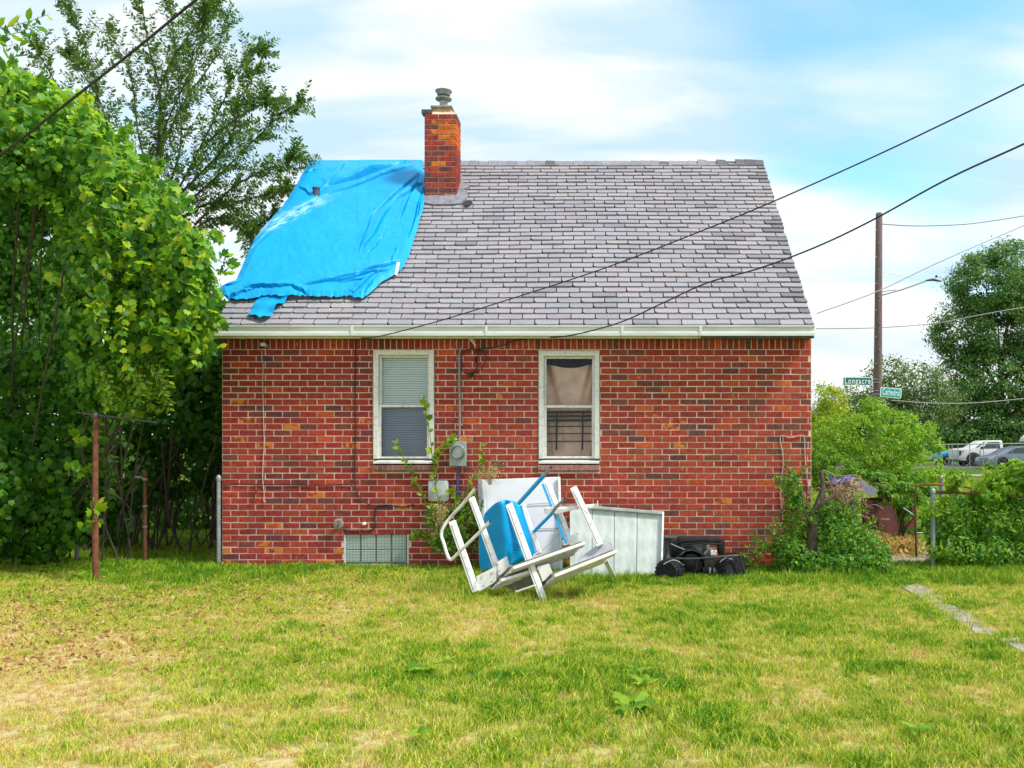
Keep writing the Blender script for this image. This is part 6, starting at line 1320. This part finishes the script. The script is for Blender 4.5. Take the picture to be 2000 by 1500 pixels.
def lawn_points(n, y0, y1, dens_pow=1.0):
    y = RNG.uniform(y0, y1, n*3); x = RNG.uniform(-8, 7, n*3); ok = (x > (-90-CX)/F*y) & (x < (2100-CX)/F*y)
    x, y = x[ok], y[ok]; ok = ~((y > WALL-.03) & (x > XL-.02) & (x < XR+.02)); x, y = x[ok], y[ok]
    px, py = CX+x*F/y, CY+H*F/y                                     # keep off the slabs
    bad = np.zeros(len(x), bool)
    for sl in slabs:
        ins = np.zeros(len(x), bool); m_ = len(sl)
        for i in range(m_):
            (xa_, ya_), (xb_, yb_) = sl[i], sl[(i+1) % m_]; c = ((ya_ > py) != (yb_ > py)) & (px < (xb_-xa_)*(py-ya_)/((yb_-ya_)+1e-9)+xa_); ins ^= c
        bad |= ins & (RNG.random(len(x)) > .22)
    x, y = x[~bad], y[~bad]; return x[:n], y[:n]
x, y = lawn_points(62000, 3.7, 10.9); dr = dryness(x, y)
edge_ = np.clip((y-9.5)/.8, 0, 1); s = (1.12-.55*dr+.5*vnoise(x, y, .35)*(1-dr))*(.85+.45*edge_)*RNG.uniform(.7, 1.3, len(x))
keep = RNG.random(len(x)) > dr*.45; x, y, dr, s = x[keep], y[keep], dr[keep], s[keep]
scatter('lawn_grass', 'short patchy lawn grass, straw coloured on the left and greener by the house', T1, np.stack([x, y, gh(x, y)], 1), np.stack([s, s, s], 1), dr)
T2 = [tuft('tall_tuft', 22, .06, .17, .9, .005, .05, 20+s) for s in range(4)]
# taller grass: along the wall, by the steps and scattered coarse tufts
xs_, ys_ = [], []
n = 1500; xx = RNG.uniform(XL, 3.4, n); yy = WALL-.05-np.abs(RNG.normal(0, .2, n)); kk = (xx > -1.7)|(RNG.random(n) < .34); xs_.append(xx[kk]); ys_.append(yy[kk])
n = 700; xx = RNG.uniform(-1.6, 4.4, n); yy = 9.55-np.abs(RNG.normal(0, .3, n))+.2; xs_.append(xx); ys_.append(yy)
n = 260; xs_.append(RNG.normal(-1.05, .55, n)); ys_.append(8.75+RNG.normal(0, .28, n))
for c in ((.05, 8.6), (-.9, 8.1), (1.9, 8.3), (2.6, 8.7), (1.5, 7.2), (3.9, 8.0), (4.3, 7.3), (3.9, 6.3), (1.2, 6.3), (-1.9, 8.9), (.4, 5.6), (3.0, 9.4), (4.4, 9.3), (3.6, 9.7), (2.4, 7.6), (1.0, 5.0)):
    m_ = 34; xs_.append(RNG.normal(c[0], .28, m_)); ys_.append(RNG.normal(c[1], .18, m_))
n = 5200; yy = RNG.uniform(4.0, 9.6, n); xx = RNG.uniform(-.62, .5, n)*yy; kk = dryness(xx, yy) < .75; xs_.append(xx[kk]); ys_.append(yy[kk])
n = 300; xx = RNG.uniform(3.4, 5.2, n); yy = RNG.uniform(7.4, 10.3, n); px = CX+xx*F/yy; py = CY+H*F/yy; ok = (px-1765)*.55 < (py-1120) ; xs_.append(xx[~ok]); ys_.append(yy[~ok])
x = np.concatenate(xs_); y = np.concatenate(ys_); ok = ~((y > WALL-.03) & (x > XL) & (x < XR)); px, py = CX+x*F/y, CY+H*F/y; ok &= ~((px > 1722) & (px < 1825) & (py > 1080) & (py < 1150)); x, y = x[ok], y[ok]
s = RNG.uniform(.45, 1.05, len(x))*np.where(y < 9.2, np.where((abs(x+1.05) < .9) & (y > 8.2), .75, .5), 1)*np.where((y > 9.9) & (x < -1.7), .7, 1)*np.where((x > .45) & (x < 2.0) & (y > 8.9), .5, 1); scatter('tall_grass', 'longer uncut grass along the foot of the wall and around the dumped things', T2, np.stack([x, y, gh(x, y)], 1), np.stack([s, s, s], 1), np.clip(dryness(x, y)*.6, 0, .6))
# shady grass beyond the left fence, lawn on the far side
xb_ = np.concatenate([RNG.uniform(-8.5, -4.6, 5000), RNG.uniform(4, 16, 9000)]); yb_ = np.concatenate([RNG.uniform(10.9, 17, 5000), RNG.uniform(11, 40, 9000)]); s = np.where(yb_ > 17, 2.2, 1.2)
scatter('far_grass', 'green grass beyond the fences on both sides of the house', T1, np.stack([xb_, yb_, np.zeros_like(xb_)], 1), np.stack([s]*3, 1), np.full(len(xb_), .22))

# fallen leaves and straw on the left
n = 4200; xx = RNG.normal(-4.7, 1.4, n); yy = RNG.uniform(5.6, 10.3, n); 
ok = (xx > -7.2) & (xx < 0) & ((xx*F/yy+CX) < 900); xx, yy = xx[ok], yy[ok]; p = np.stack([xx, yy, gh(xx, yy)+.015+RNG.uniform(0, .02, len(xx))], 1)
o = leaf_mesh('fallen_leaves', p, np.tile([0, 0, 1.], (len(p), 1)), RNG.uniform(.02, .05, len(p)), (OVAL[0]*np.array([1.2, 1, 3.5]), OVAL[1]), M['dry_leaf'], None, 0, .7); o['label'] = 'brown fallen leaves scattered on the left of the lawn'
# broadleaf weeds in the lawn
def weed(px, py, n, size, lb, mt='bush_leaf', rise=.35):
    c = G(px, py); e = empty('broadleaf_weed', c, lb, 'weed', 'weeds in the lawn'); ps, T_, N__ = [], [], []
    for k in range(n):
        a = 2*math.pi*k/n+rt.uniform(-.4, .4); t = Vector((math.cos(a), math.sin(a), rise*rt.uniform(.5, 1.3))).normalized(); nn = Vector((-math.cos(a)*.4, -math.sin(a)*.4, 1)); nn = (nn-t*nn.dot(t)).normalized()
        ps.append(tuple(c+Vector((0, 0, .03+.03*rt.random()))+t*.02)); T_.append(tuple(t)); N__.append(tuple(nn))
    T_, N__ = np.array(T_), np.array(N__); sz_ = [size*rt.uniform(.7, 1.1) for _ in ps]
    for k in range(n):
        B_ = np.cross(T_[k], N__[k]); me = leafw; o = link('leaf', me, e, ps[k]); o.rotation_euler = Matrix((B_, T_[k], N__[k])).transposed().to_euler(); o.scale = [sz_[k]]*3
leafw = bpy.data.meshes.new('weed_leaf'); leafw.from_pydata((GRAPE[0]*np.array([.62, 1, 1])).tolist(), [], GRAPE[1]); leafw.materials.append(M['bush_leaf'])
weed(825, 1320, 7, .13, 'dandelion like weed rosette left of the lawn centre'); weed(1235, 1388, 6, .15, 'lower bright green weed right of the lawn centre'); weed(1262, 1345, 5, .10, 'middle bright green weed right of the lawn centre'); weed(1240, 1318, 5, .10, 'upper bright green weed right of the lawn centre')
weed(870, 1302, 4, .09, 'small weed just right of the dandelion like rosette'); weed(100, 1122, 9, .14, 'leafy weed clump nearest the left edge under the vines'); weed(150, 1132, 7, .13, 'leafy weed clump just left of the rusty pole'); weed(215, 1120, 8, .10, 'leafy weed clump just right of the rusty pole'); weed(280, 1108, 8, .10, 'leafy weed at the foot of the rusty fence post'); weed(820, 1450, 5, .07, 'small weed at the bottom of the lawn'); weed(1790, 1440, 6, .08, 'small weed at the lower right of the lawn')
bt = MB(); q = G(1035, 1182); bt.lathe(q+Vector((0, 0, .02)), [(.02, -.05), (.028, -.04), (.028, .04), (.01, .06), (.01, .075)], (1, .2, .1), 14); tag(bt.build('plastic_bottle', M['glass'], None, smooth=True), 'clear crushed plastic bottle in the grass below the pool steps', 'bottle')
print('DONE building', len(bpy.data.objects))
